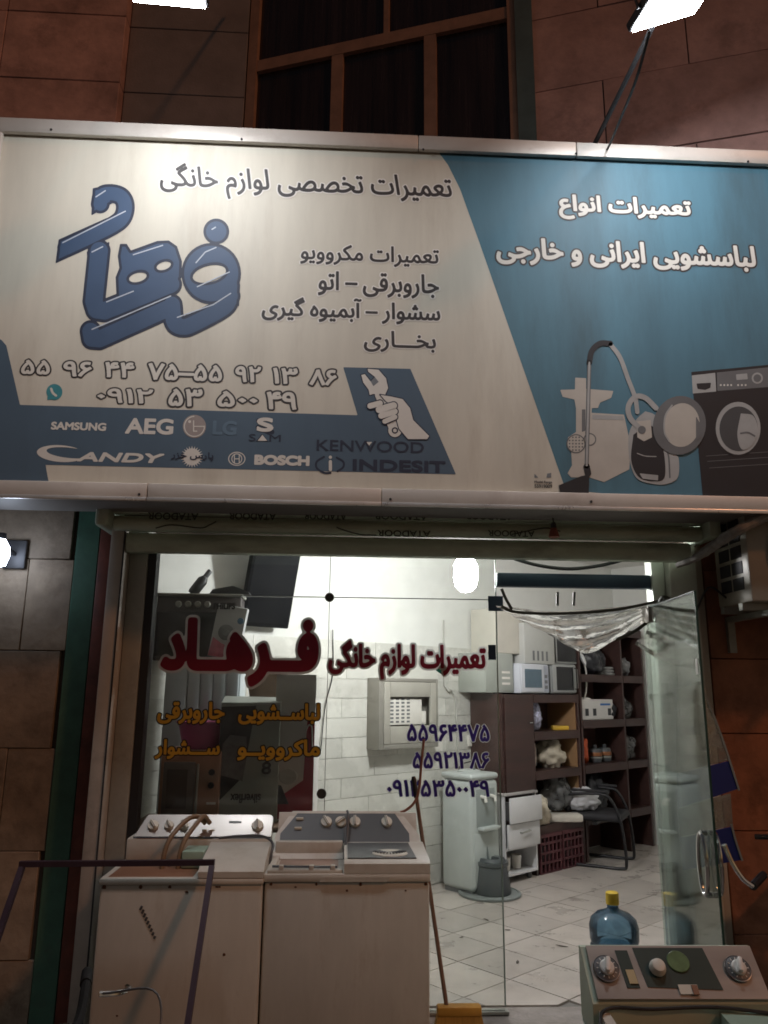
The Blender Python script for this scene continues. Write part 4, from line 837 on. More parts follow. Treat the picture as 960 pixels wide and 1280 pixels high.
ribbon('band', [(697, 740), (697, 757)], 4.2, .014, cu); ribbon('band', [(718, 740), (717, 757)], 4.2, .014, cu)
part('knot', blob(MB(), onY(831, 752, 4.12), (.03, .03, .035), 4), M_band, cu, world=True)
tag(part('cable', MB().tube(curve([onY(x, y, 4.24) for x, y in ((625, 690), (648, 700), (680, 708), (715, 711), (755, 706), (790, 697), (828, 692))], 6), .010, 8), MATS['black_rubber']), 'thick black cable sagging across the top of the doorway', 'cable')
# plastic sheet with navy bands behind the door edge
bn = thing('banded_sheet', 'clear plastic sheet with two navy bands hanging beside the glass door edge', 'sheet', (1.95, 3.95, .7))
YB = 4.02
def psheet(name, pts, m, th=.004, Yc=YB):
    q = [onY(x, y, Yc) for x, y in pts]; return part(name, MB().prism([(p[0], p[2]) for p in q], Yc-th/2, Yc+th/2), m, bn, world=True, smooth=False)
M_pclear = glassmat('sheet_plastic', (.82, .85, .80), 1., haze=.5, hazecol=(.36, .30, .24), rough=.1)
psheet('sheet', [(846, 862), (874, 852), (912, 950), (846, 966)], M_pclear); psheet('band', [(846, 967), (912, 951), (922, 986), (890, 997), (848, 1010)], mat('navy_band', (.02, .03, .16), .4, var=.1))
psheet('sheet', [(848, 1011), (890, 998), (913, 992), (916, 1032), (850, 1046)], M_pclear); psheet('band', [(850, 1047), (916, 1033), (926, 1075), (854, 1088)], MATS['navy_band'])
ribbon('hem', [(875, 853), (900, 915), (924, 988)], YB-.006, .010, bn, MATS['silicone']); ribbon('hem', [(914, 1030), (920, 1052), (928, 1076)], YB-.006, .010, bn, MATS['silicone'])

# ================================================================== air conditioner, cables, motorcycle, bicycle
ac = thing('air_conditioner', 'outdoor air conditioner unit mounted high on the right wall', 'air conditioner', (2.6, 4.1, 2.03))
ax0 = onY(935, 700, 3.84)[0]; M_ac = mat('ac_casing', (.42, .38, .31), .5, var=.08, scale=4, dirt=.3)
part('casing', MB().rbox(ax0, ax0+.80, 3.84, 4.20, 2.04, 2.56, .012), M_ac, ac, world=True)
gc = (ax0+.36, 3.83, 2.30)
g = part('fan_guard', MB().tube([(gc[0]+.235*math.cos(q), 3.828, gc[2]+.235*math.sin(q)) for q in np.linspace(0, 2*math.pi, 41)], .012, 8, cap=False), M_alud, ac, world=True)
part('fan_well', MB().lathe([(.228, -.004), (.228, .0)], 36, (gc[0], 3.836, gc[2]), Matrix.Rotation(R(90), 4, 'X')), M_dark, ac, world=True)
for r_ in (.19, .145, .10, .055): part('fan_ring', MB().tube([(gc[0]+r_*math.cos(q), 3.826, gc[2]+r_*math.sin(q)) for q in np.linspace(0, 2*math.pi, 33)], .003, 6, cap=False), M_alud, ac, world=True)
for k in range(5):
    for j in range(2): part('side_vent', MB().box(ax0-.004, ax0+.001, 3.90+j*.13, 4.01+j*.13, 2.11+k*.085, 2.175+k*.085), M_dark, ac, world=True)
part('bracket', MB().prism([(3.82, 2.0), (4.30, 2.0), (4.30, 1.80), (4.27, 1.80), (4.27, 1.97), (3.82, 1.97)], ax0+.08, ax0+.12, 'x').prism([(3.82, 2.0), (4.30, 2.0), (4.30, 1.80), (4.27, 1.80), (4.27, 1.97), (3.82, 1.97)], ax0+.66, ax0+.70, 'x').box(ax0-.02, ax0+.8, 3.90, 3.94, 2.001, 2.038).box(ax0-.02, ax0+.8, 4.10, 4.14, 2.001, 2.038), M_alud, ac, world=True)
rnd = random.Random(3)
tag(part('pipe_bundle', MB().tube(curve([onY(846, 707, 4.1), onY(870, 697, 4.0), onY(895, 680, 3.88), onY(920, 664, 3.77), onY(948, 650, 3.76), onY(985, 628, 3.76)], 7), [.012+.006*rnd.random()+.012*min(1, k/12) for k in range(36)], 9), mat('wrapped_pipe', (.30, .28, .25), .7, var=.35, scale=30)), 'grey wrapped pipe bundle slanting up past the air conditioner', 'pipes')
tag(part('cable', MB().tube(curve([onY(868, 770, 4.2), onY(885, 735, 4.1), onY(905, 745, 4.1), onY(918, 757, 4.15), onY(930, 765, 4.25)], 6), .006, 6), MATS['black_rubber']), 'thin dark cable looping below the air conditioner', 'cable')
sr = thing('hanging_fixture', 'small reddish fixture hanging in front of the rolled shutter', 'fixture', onY(692, 660, 3.97))
part('cap', MB().lathe([(.012, .03), (.016, .02), (.016, .0)], 12), M_hous, sr); part('shade', MB().lathe([(.016, -.001), (.022, -.02), (.03, -.05), (.026, -.052)], 14), mat('red_fixture', (.28, .09, .06), .5), sr); part('stem', MB().tube([(0, 0, .03), (0, .02, .12)], .004, 6), M_hous, sr)
# motorcycle front, right edge
mc = thing('motorcycle', 'dark parked motorcycle half out of view beside the glass door', 'motorcycle', (2.25, 3.55, GZ), R(-20))
M_mblk = mat('black_paint', (.012, .012, .014), .3)
for y in (-.28, 1.0):
    wh = part('wheel', MB().tube([(0+.0*q, y+.26*math.cos(q), .30+.26*math.sin(q)) for q in np.linspace(0, 2*math.pi, 33)], .045, 10, cap=False), MATS['black_rubber'], mc)
    part('rim', MB().tube([(0, y+.20*math.cos(q), .30+.20*math.sin(q)) for q in np.linspace(0, 2*math.pi, 33)], .014, 8, cap=False), M_chr, wh); part('hub', MB().tube([(-.05, y, .3), (.05, y, .3)], .05, 12), M_alud, wh)
part('fork', MB().tube([(-.07, -.28, .30), (-.07, -.02, .98)], .022, 8).tube([(.07, -.28, .30), (.07, -.02, .98)], .022, 8), M_chr, mc)
part('cowl', blob(MB(), (0, -.08, .90), (.16, .14, .13), 9, .08), M_mblk, mc); part('headlight', MB().lathe([(.07, 0), (.07, .02), (.05, .035)], 18, (0, -.2, .90), Matrix.Rotation(R(90), 4, 'X')), M_chr, mc)
part('handlebar', MB().tube(curve([(-.36, .12, 1.02), (-.2, .06, 1.03), (0, .0, .99), (.2, .06, 1.03), (.36, .12, 1.02)], 6), .012, 8), M_mblk, mc)
part('tank', blob(MB(), (0, .28, .80), (.16, .26, .15), 5, .05), M_mblk, mc); part('seat', MB().rbox(-.13, .13, .52, 1.1, .72, .80, .03), M_mblk, mc); part('engine', MB().rbox(-.14, .14, .12, .62, .28, .58, .05), M_alud, mc)
lv = [onY(x, y, 3.2) for x, y in ((905, 1056), (915, 1078), (928, 1098), (941, 1108))]
part('brake_lever', MB().tube(curve(lv, 5), [.011, .0105, .010, .010, .0095]+[.009]*11, 8), M_chr, mc, world=True)
part('lever_mount', MB().tube([lv[-1], lv[-1]+np.array([.10, .10, .02])], .016, 8), M_mblk, mc, world=True)
# bicycle, lower left
bc = thing('bicycle', 'dark bicycle with chrome handlebar levers at the lower left edge of view', 'bicycle', (onY(92, 1288, 1.85)[0]+.21, 1.86, GZ), R(-88))
ht = onY(92, 1288, 1.85)[2]-GZ
for y in (0, -1.02):
    wh = part('wheel', MB().tube([(0, y+.32*math.cos(q), .335+.32*math.sin(q)) for q in np.linspace(0, 2*math.pi, 41)], .018, 8, cap=False), MATS['black_rubber'], bc)
    part('rim', MB().tube([(0, y+.295*math.cos(q), .335+.295*math.sin(q)) for q in np.linspace(0, 2*math.pi, 41)], .009, 6, cap=False), M_chr, wh)
    sp = MB()
    for k in range(14): q = k*math.pi*2/14; sp.tube([(0, y, .335), (0, y+.29*math.cos(q), .335+.29*math.sin(q))], .0015, 4, cap=False)
    part('spokes', sp, M_chr, wh)
part('frame', MB().tube([(0, -.25, .85), (0, -.55, .30)], .016, 8).tube([(0, -.22, .78), (0, -.72, .80)], .016, 8).tube([(0, -.55, .30), (0, -.74, .86)], .016, 8).tube([(0, -.55, .30), (0, -1.02, .335)], .010, 8).tube([(0, -.73, .78), (0, -1.02, .335)], .010, 8), M_mblk, bc)
part('fork', MB().tube([(0, -.26, .90), (0, -.16, .62), (0, 0, .335)], .014, 8), M_mblk, bc)
part('stem', MB().tube([(0, -.26, .80), (0, -.28, ht-.02), (0, -.22, ht)], .014, 8), M_mblk, bc)
part('handlebar', MB().tube(curve([(-.30, -.27, ht+.01), (-.18, -.24, ht+.02), (0, -.21, ht), (.18, -.24, ht+.02), (.30, -.27, ht+.01)], 6), .0105, 8), MATS['matt_rubber'] if 'matt_rubber' in MATS else mat('matt_rubber', (.012, .012, .012), .9, spec=.1), bc)
for sx in (-1, 1):
    part('grip', MB().tube([(sx*.20, -.245, ht+.02), (sx*.31, -.272, ht+.01)], .0135, 10), mat('matt_rubber', (.012, .012, .012), .9, spec=.1), bc)
    part('brake_lever', MB().tube(curve([(sx*.15, -.20, ht+.015), (sx*.17, -.16, ht+.01), (sx*.24, -.15, ht-.005), (sx*.30, -.17, ht-.02)], 5), .006, 6), M_chr, bc)
    part('brake_cable', MB().tube(curve([(sx*.14, -.19, ht+.02), (sx*.10, -.06, ht+.03), (sx*.02, -.05, ht-.10), (0, -.14, .60)], 7), .0025, 6), M_wgrey, bc)
part('bell', MB().lathe([(.028, 0), (.026, .012), (.014, .024), (.003, .027)], 14, (.07, -.215, ht+.01)), M_chr, bc)
part('saddle', blob(MB(), (0, -.74, .92), (.08, .14, .045), 3, .05), M_mblk, bc); part('seat_post', MB().tube([(0, -.735, .84), (0, -.74, .9)], .012, 8), M_chr, bc)

# ================================================================== inside: display along the window
M_carton = mat('carton', (.42, .31, .20), .8, var=.1); M_wbox = mat('white_carton', (.62, .60, .57), .6, var=.06, dirt=.2, dirtcol=(.4, .36, .3))
dt = thing('display_table', 'plain low table behind the window under the boxes', 'table', (-.62, 4.69, 0))
part('table_top', MB().rbox(-1.15, -.10, 4.46, 4.92, .82, .85, .006), mat('table_wood', (.20, .13, .09), .5, var=.2, scale=4, stretch=(1, 6, 6)), dt, world=True)
for x in (-1.10, -.15):
    for y in (4.50, 4.88): part('leg', MB().rbox(x-.02, x+.02, y-.02, y+.02, 0, .819, .004), M_alud, dt, world=True)
def pxbox(px0, py0, px1, py1, Y): a, b = onY(px0, py0, Y), onY(px1, py1, Y); return a[0], b[0], b[2], a[2]
# tall dark-and-silver carton with upside down print
x0, x1, z0, z1 = pxbox(277, 879, 346, 1016, 4.60); z0 = .851
sb = thing('appliance_carton', 'tall black and silver appliance carton standing upside down behind the window', 'carton', ((x0+x1)/2, 4.60, z0), R(2), 'cartons behind the window')
hw = (x1-x0)/2; hh = z1-z0; M_silv = mat('silver_card', (.33, .37, .33), .45, var=.1); M_bcard = mat('black_card', (.025, .027, .03), .4)
part('body', MB().rbox(-hw, hw, 0, .30, 0, hh, .004, 1), M_silv, sb)
part('dark_print', MB().prism([(-hw+.002, hh-.003), (.03, hh-.003), (-.03, .24), (-hw+.002, .10)], -.0015, -.0005), M_bcard, sb)
part('dark_print', MB().prism([(-hw+.002, hh-.02), (hw-.01, hh-.005), (hw-.01, hh-.002), (-hw+.002, hh-.002)], -.0022, -.0016), mat('card_top', (.36, .38, .34), .5), sb)
part('picture', MB().prism([(-hw+.02, .25), (-.03, .22), (-.01, .36), (-.02, .46), (-hw+.06, .47), (-hw+.02, .42)], -.0028, -.0023), mat('grey_picture', (.15, .15, .15), .5, var=.4, scale=14), sb)
for q in (hh,): part('flap', MB().add([(-hw, .0, hh), (hw, .0, hh), (hw, .17, hh+.03), (-hw, .17, hh+.035), (-hw, .0, hh+.004), (hw, .0, hh+.004), (hw, .17, hh+.034), (-hw, .17, hh+.039)], [(3, 2, 1, 0), (4, 5, 6, 7), (0, 1, 5, 4), (1, 2, 6, 5), (2, 3, 7, 6), (3, 0, 4, 7)]), MATS['card_top'], sb)
part('flap', MB().add([(-.02, .20, hh), (hw+.02, .20, hh), (hw+.02, .26, hh+.19), (-.07, .26, hh+.2), (-.02, .204, hh), (hw+.02, .204, hh), (hw+.02, .264, hh+.19), (-.07, .264, hh+.2)], [(3, 2, 1, 0), (4, 5, 6, 7), (0, 1, 5, 4), (1, 2, 6, 5), (2, 3, 7, 6), (3, 0, 4, 7)]), mat('brown_flap', (.16, .11, .075), .8), sb)
def tag_text(txt, box, Yp, parent, m=M_blk, bold=.03, rot=True, skew=0): text('lettering', txt, box, m, parent, 3, Yp, bold=bold, rot=rot, fa=False, skew=skew)
tag_text('silverflex', (288, 992, 326, 1004), 4.592, sb)
text('lettering', '8', (327, 952, 339, 968), M_blk, sb, 3, 4.592, fa=False, bold=.03)
# white carton with red print
x0, x1, z0, z1 = pxbox(346, 843, 391, 1012, 4.65); z0 = .851
wb = thing('appliance_carton', 'white and red appliance carton right of the silver one, with flaps open', 'carton', ((x0+x1)/2, 4.65, z0), R(-4), 'cartons behind the window')
hw = (x1-x0)/2; hh = z1-z0
part('body', MB().rbox(-hw, hw, 0, .26, 0, hh*.72, .004, 1), M_wbox, wb)
part('flap', MB().box(-hw, hw, .0, .004, hh*.72, hh), mat('white_flap', (.66, .65, .62), .6, var=.05), wb)
M_redc = mat('red_card', (.30, .02, .04), .45, var=.1)
part('red_print', MB().prism([(-hw+.002, .01), (hw-.002, .01), (hw-.002, hh*.7), (hw-.045, hh*.7), (hw-.06, .22), (-hw+.002, .10)], -.0015, -.0005), M_redc, wb)
part('picture', MB().lathe([(.055, 0), (.05, .006), (.01, .008)], 20, (-.03, -.001, .24), Matrix.Rotation(R(90), 4, 'X') @ Matrix.Diagonal((1, .8, 1, 1))), mat('bowl_picture', (.5, .5, .48), .3), wb)
part('picture', MB().prism([(-hw+.004, .09), (-.02, .09), (-hw+.05, .19), (-hw+.004, .20)], -.003, -.002), M_bcard, wb)
part('handle_print', MB().tube(curve([(hw-.055, -.003, hh*.5), (hw-.05, -.003, hh*.62), (hw-.02, -.003, hh*.64), (hw-.012, -.003, hh*.5)], 5), .005, 6), M_wbox, wb)
# brown oven on the left of the table, pink basin on it
x0, x1, z0, z1 = pxbox(202, 938, 272, 1020, 4.56); z0 = .851
ov = thing('toaster_oven', 'brownish countertop oven at the left end behind the window', 'oven', ((x0+x1)/2, 4.56, z0)); hw = (x1-x0)/2; hh = z1-z0
part('body', MB().rbox(-hw, hw, 0, .34, .015, hh, .012), mat('brown_enamel', (.40, .23, .15), .4, var=.15), ov)
for sx in (-1, 1):
    for y in (.03, .31): part('foot', MB().box(sx*(hw-.03)-.015, sx*(hw-.03)+.015, y-.015, y+.015, 0, .016), M_blkpl, ov)
d_ = part('door', MB().rbox(-hw+.02, .03, -.014, 0, .04, hh-.06, .006), mat('oven_door_grey', (.16, .15, .14), .35), ov); part('pane', MB().box(-hw+.045, -.01, -.0165, -.0142, .08, hh-.1), mat('oven_glass', (.10, .10, .095), .12), d_)
part('handle', MB().tube([(.045, -.02, .05), (.045, -.02, hh-.07)], .008, 8), M_alud, ov); part('badge', MB().box(.10, .15, -.002, 0, .10, .112), M_wht, ov)
for k in range(2): part('knob', MB().lathe([(.018, 0), (.016, .012)], 14, (.12, 0, .2+k*.07), Matrix.Rotation(R(90), 4, 'X')), M_blkpl, ov)
x0, x1, z0, z1 = pxbox(226, 888, 281, 928, 4.75)
pk = solo('plastic_basin', MB().lathe([(.10, 0), (.108, .01), (.135, .13), (.15, .145), (.15, .152), (.142, .152), (.127, .135), (.10, .018), (.002, .016)], 28), mat('pink_plastic', (.60, .13, .30), .35, var=.1), 'pink plastic basin standing on the brown oven', 'basin', ((x0+x1)/2, 4.74, ov.location.z+hh+.001))
# tall pale cabinet against the wall, with a dark cooker and carton on it
px_, pz_ = onY(232, 828, 4.94)[0], onY(272, 826, 4.94)[2]
lk = thing('wardrobe_cabinet', 'tall pale grey ribbed cabinet behind the basin', 'cabinet', (px_, 4.94, 0))
cw = onY(299, 880, 4.94)[0]-px_; M_lk = mat('pale_cabinet', (.45, .50, .52), .4, var=.05)
part('body', MB().rbox(-.12, cw, .02, .28, 0, pz_, .01), M_lk, lk)
for k in range(4): part('panel', MB().rbox(.02+k*(cw-.03)/4+.002, .02+(k+1)*(cw-.03)/4-.002, .004, .02, .03, pz_-.02, .005), M_lk, lk)
part('panel', MB().rbox(-.118, .017, .004, .02, .03, pz_-.02, .005), M_lk, lk)
ck = thing('cooker', 'dark cooker with a row of knobs on the pale cabinet', 'cooker', (px_-.05, 5.04, pz_+.001))
kx1 = onY(300, 780, 5.04)[0]-(px_-.05); kz = onY(250, 746, 5.04)[2]-pz_
part('body', MB().rbox(-.18, kx1, 0, .18, 0, kz, .01), mat('cooker_black', (.07, .06, .058), .35, var=.2), ck)
part('top_edge', MB().rbox(-.19, kx1+.01, -.012, .185, kz+.001, kz+.02, .004), M_alud, ck)
for k in range(4): part('knob', MB().lathe([(.022, 0), (.02, .014), (.016, .018)], 14, (-.04+k*.062, 0, kz-.05), Matrix.Rotation(R(90), 4, 'X')), M_alud, ck)
part('door', MB().rbox(-.17, kx1-.03, -.012, 0, .03, kz-.10, .006), mat('cooker_door', (.02, .018, .02), .15), ck)
c = onY(285, 785, 4.95); dzp = c[2]-(pz_+.181); pa = thing('printed_carton', 'grey appliance carton with pink corner leaning against the dark cooker', 'carton', (c[0], 4.95, pz_+.181))
Mr = Matrix.Rotation(R(9), 4, 'Y'); pw, ph = .095, .165
part('body', MB().rbox(-pw, pw, 0, .07, -ph, ph, .003, 1, M=Mr), mat('grey_card', (.46, .46, .46), .5, var=.06), pa)
part('pink_print', MB().prism([(-pw+.002, -ph+.002), (pw-.03, -ph+.002), (pw-.06, -ph+.07), (-.03, -ph+.09), (-pw+.01, -ph+.12)], -.0015, -.0004).xf(Mr), mat('pink_print', (.42, .10, .14), .5, var=.3, scale=25), pa)
part('picture', MB().lathe([(.05, 0), (.045, .003)], 20, (-.01, -.0016, -.005), Matrix.Rotation(R(90), 4, 'X')).lathe([(.022, .004), (.02, .006)], 16, (-.01, -.0016, -.01), Matrix.Rotation(R(90), 4, 'X')).xf(Mr), mat('picture_grey', (.18, .18, .18), .4, var=.3, scale=20), pa)
part('picture', MB().lathe([(.02, 0), (.018, .002)], 16, (.065, -.001, .08), Matrix.Rotation(R(90), 4, 'X')).lathe([(.012, 0), (.011, .002)], 14, (.035, -.001, -.13), Matrix.Rotation(R(90), 4, 'X')).xf(Mr), mat('blue_dot', (.06, .16, .26), .4), pa)
text('lettering', 'PHILIPS', (267, 749+dzp*194, 294, 757+dzp*194), M_blk, pa, 3, 4.946, fa=False, bold=.06)
c = onY(250, 722, 5.12); bt = thing('spray_bottle', 'dark bottle lying tilted on top of the cooker', 'bottle', (c[0], 5.12, ck.location.z+kz+.021))
Mb = Matrix.Translation((0, 0, .07)) @ Matrix.Rotation(R(35), 4, 'Y')
part('body', MB().lathe([(.03, -.08), (.036, -.06), (.036, .03), (.02, .06)], 14, M=Mb), M_blkpl, bt); part('cap', MB().lathe([(.018, .061), (.018, .11), (.014, .115)], 12, M=Mb), M_wgrey, bt)
part('wedge', MB().prism([(.03, 0), (.30, 0), (.27, .03), (.17, .06)], -.05, .05), M_blkpl, bt) if False else None
tag(part('tool_case', MB().prism([(0, 0), (.26, 0), (.25, .02), (.15, .055), (.02, .03)], -.08, .08), M_blkpl), 'low dark wedge shaped case on the cooker beside the bottle', 'case').location = (c[0]+.08, 5.13, ck.location.z+kz+.021)
# black screen high on the wall
s0, zA = onT(316, 690, .16); s1, _ = onT(374, 690, .16); zB = onT(335, 783, .10)[1]
tv = thing('wall_screen', 'black flat screen tilted forward high on the inside wall', 'screen', (*RL((s0+s1)/2-.05, .02), zB), RA)
Mt = Matrix.Translation((0, -.06, 0)) @ Matrix.Rotation(R(13), 4, 'X'); hw = (s1-s0)/2
part('casing', MB().rbox(-hw, hw, -.05, 0, 0, .78, .01, M=Mt), MATS['screen_black'] if 'screen_black' in MATS else mat('screen_black', (.004, .0045, .006), .6, spec=.05), tv); part('panel', MB().box(-hw+.02, hw-.02, -.0525, -.0502, .03, .75).xf(Mt), mat('screen_black', (.004, .0045, .006), .6, spec=.05), tv)
part('bracket', MB().box(-.05, .05, -.10, 0, .30, .40), M_blkpl, tv); part('cable', MB().tube(curve([(-.06, -.13, .42), (-.05, -.125, .30), (.0, -.12, .2), (.09, -.10, .12)], 6), .004, 6), M_wgrey, tv)
tag(part('cord', MB().tube(curve([(*RL(-1.04, .02), zB+.02), (*RL(-1.03, .02), 1.7), (*RL(-1.10, .025), 1.45), (*RL(-1.14, .03), 1.1)], 6), .004, 6), MATS['black_rubber']), 'thin black cord running down the tiles from the screen', 'cord')

# ================================================================== inside: along the tiled wall
def rthing(name, label, cat, s, t, z=0, dr_=0, group=None): return thing(name, label, cat, (*RL(s, t), z), RA+dr_, group)
sA, zA = onT(478, 852, .14); sB, zB = onT(543, 918, .14)
eb = rthing('wall_box', 'open grey metal meter box on the tiled wall with white trays inside', 'box', (sA+sB)/2, 0, zB); hw = (sB-sA)/2; hh = zA-zB
M_ebx = mat('box_metal', (.30, .285, .25), .45, .3, var=.1, dirt=.3)
for nm, bx_ in (('side', (-hw-.05, -hw, -.16, -.012, -.10, hh+.03)), ('side', (hw, hw+.03, -.16, -.012, -.10, hh+.03)), ('top', (-hw, hw, -.16, -.012, hh, hh+.03)), ('bottom', (-hw, hw, -.16, -.012, -.10, -.06))): part(nm, MB().rbox(*bx_, .005), M_ebx, eb)
for bx_ in ((-hw+.001, -hw+.07, -.165, -.14, -.058, hh-.001), (hw-.07, hw-.001, -.165, -.14, -.058, hh-.001), (-hw+.071, hw-.071, -.165, -.14, hh*.72, hh-.001), (-hw+.071, hw-.071, -.165, -.14, -.058, hh*.18)): part('inner_frame', MB().rbox(*bx_, .006), mat('frame_grey', (.42, .40, .35), .45, .2, var=.08), eb)
part('back', MB().box(-hw, hw, -.03, -.012, -.059, hh-.002), M_ebx, eb)
tr = part('tray', MB().rbox(-hw+.085, hw-.14, -.13, -.10, hh*.2, hh*.68, .006), M_wht, eb)
for i in range(4):
    for j in range(7): part('slot', MB().box(-hw+.10+i*.062, -hw+.10+i*.062+.035, -.1315, -.1302, hh*.24+j*.03, hh*.24+j*.03+.016), M_gp, tr)
part('tray', MB().rbox(hw-.135, hw-.085, -.125, -.10, hh*.2, hh*.45, .005), M_wht, eb)
ps_, pz = onT(556, 850, .03)
tag(part('wall_conduit', MB().tube([(*RL(ps_, .025), 2.2), (*RL(ps_, .025), pz-.05), (*RL(ps_+.03, .05), pz-.09), (*RL(ps_+.09, .03), pz-.09), (*RL(ps_+.15, .022), pz-.16), (*RL(ps_+.17, .02), 1.05)], .009, 8), mat('conduit', (.5, .49, .45), .5)), 'pale pipe and cable running down the tiled wall to a socket', 'pipe')
s_, z_ = onT(589, 926, .02); so_ = rthing('wall_socket', 'white wall socket with a dark plug beside the water dispenser', 'socket', s_, .012, z_)
part('plate', MB().rbox(-.05, .05, -.02, 0, -.05, .05, .006), M_wht, so_); part('plug', MB().lathe([(.022, 0), (.02, .03), (.01, .045)], 12, (0, -.02, 0), Matrix.Rotation(R(90), 4, 'X')), M_blkpl, so_)
tag(part('power_strip', rl_box(MB(), s_+.06, s_+.19, .012, .04, z_-.01, z_+.04), M_navy), 'dark navy strip on the wall next to the white socket', 'power strip')
tag(part('wall_sheet', rl_box(MB(), ps_-.03-.33, ps_-.02, .014, .017, z_-.07, z_+.09), M_wht), 'small white sheet fixed on the tiles under the meter box corner', 'sheet')
# water dispenser
s0 = .05; wd = rthing('water_dispenser', 'pale floor standing water dispenser with taps against the tiled wall', 'water dispenser', .23, .32)
M_disp = mat('dispenser_white', (.52, .56, .54), .35, var=.05, dirt=.15)
part('body', MB().rbox(-.17, .17, -.17, .17, .03, .86, .035, 3), M_disp, wd); part('base', MB().box(-.15, .15, -.15, .15, 0, .031), M_gp, wd)
part('top', MB().rbox(-.175, .175, -.175, .175, .865, .915, .024, 3), M_disp, wd); part('lid', MB().lathe([(.10, .916), (.098, .925), (.07, .935), (.01, .936)], 24), M_disp, wd)
rc = part('tap_recess', MB().rbox(-.12, .12, -.174, -.15, .50, .80, .01), mat('recess_grey', (.30, .33, .32), .5), wd)
for x in (-.06, .06): tp = part('tap', MB().tube([(x, -.17, .74), (x, -.22, .735), (x, -.225, .70)], .014, 8), M_wht, rc)
part('drip_tray', MB().rbox(-.11, .11, -.24, -.172, .485, .51, .005), M_disp, wd); part('front_door', MB().rbox(-.15, .15, -.178, -.165, .06, .46, .006), M_disp, wd)
part('power_cord', MB().tube(curve([(*RL(s_, .06), z_), (*RL(s_-.02, .09), z_-.15), (*RL(.35, .10), .93), (*RL(.38, .12), .7), (*RL(.42, .15), .55), (*RL(.44, .14), .75)], 6), .005, 6), MATS['black_rubber'], wd, world=True)
mt = onZ(612, 1118); tag(part('floor_mat', MB().lathe([(.24, .001), (.25, .006), (.25, .018), (.23, .026), (.225, .018), (.01, .016)], 32), mat('mat_grey', (.20, .22, .21), .6, var=.2)), 'round grey tray on the floor under the bucket', 'tray').location = (mt[0], mt[1], 0)
bk = thing('mop_bucket', 'dark grey mop bucket standing on the round tray', 'bucket', (mt[0]+.02, mt[1]-.02, .018)); M_bk = mat('bucket_grey', (.07, .08, .085), .5, var=.2)
part('pail', MB().lathe([(.145, 0), (.15, .01), (.12, .20), (.13, .21), (.13, .235), (.115, .235), (.11, .2), (.13, .02), (.002, .015)], 24), M_bk, bk); part('wringer', MB().lathe([(.112, .236), (.10, .26), (.06, .255), (.055, .18)], 18), M_bk, bk)
mp_ = thing('mop', 'mop with grey stick standing in the bucket', 'mop', (mt[0]+.02, mt[1]-.02, .05))
part('stick', MB().tube([(0, 0, .02), (-.06, .06, .5), (-.12, .13, .95)], .011, 8), mat('mop_stick', (.22, .25, .25), .4, .3), mp_); part('head', blob(MB(), (0, 0, .03), (.08, .08, .03), 3, .3), mat('mop_cotton', (.3, .3, .28), .9), mp_)
# white drawer cabinet
cb_ = rthing('drawer_cabinet', 'white two drawer cabinet with open shelf, beside the dark shelving', 'cabinet', .78, .02); M_wc = mat('white_laminate', (.68, .68, .68), .45, var=.04, dirt=.15)
hw, dp, hh = .225, .40, .72
for nm, bx_ in (('side_panel', (-hw, -hw+.016, -dp, 0, .06, hh-.021)), ('side_panel', (hw-.016, hw, -dp, 0, .06, hh-.021)), ('back_panel', (-hw+.017, hw-.017, -.016, 0, .06, hh-.021)), ('shelf', (-hw+.017, hw-.017, -dp, -.017, .06, .078)), ('shelf', (-hw+.017, hw-.017, -dp, -.017, .26, .276))): part(nm, MB().box(*bx_), M_wc, cb_)
part('top', MB().rbox(-hw-.012, hw+.012, -dp-.015, 0, hh-.02, hh, .004), mat('cabinet_top', (.40, .38, .36), .4, var=.1), cb_)
for z0, z1, o_ in ((.28, .475, .02), (.485, hh-.03, .05)):
    d_ = part('drawer', MB().rbox(-hw+.004, hw-.004, -dp-o_-.018, -dp-o_, z0, z1, .003), M_wc, cb_)
    part('drawer_box', MB().box(-hw+.03, hw-.03, -dp-o_+.001, -.05, z0+.02, z1-.04), mat('drawer_inside', (.06, .06, .06), .6), d_)
    if z0 < .4: part('handle', MB().tube([(-.06, -dp-o_-.018, .40), (-.06, -dp-o_-.04, .40), (.06, -dp-o_-.04, .41), (.06, -dp-o_-.018, .41)], .007, 8), M_alud, d_)
for x in (-hw+.05, hw-.05):
    for y in (-.05, -dp+.06): part('foot', MB().lathe([(.02, 0), (.024, .01), (.02, .059)], 12, (x, y, 0)), M_gp, cb_)
tag(part('paper_bundle', blob(blob(MB(), (0, 0, .04), (.11, .07, .035), 1, .5), (-.07, .03, .07), (.05, .05, .06), 2, .5), mat('crumpled_plastic', (.42, .42, .42), .35, var=.3, scale=20)), 'crumpled clear bags lying on the white drawer cabinet', 'bag').location = (*RL(.78, .25), hh)
for k, x in enumerate((-.08, .07)): tag(part('cup', MB().lathe([(.04, 0), (.05, .11), (.046, .11), (.037, .006)], 16), M_wht), 'white cup in the open shelf of the drawer cabinet, '+('nearer the bucket' if k == 0 else 'nearer the shelving'), 'cup', 'cups in the drawer cabinet').location = (*RL(.78+x, .30), .079)
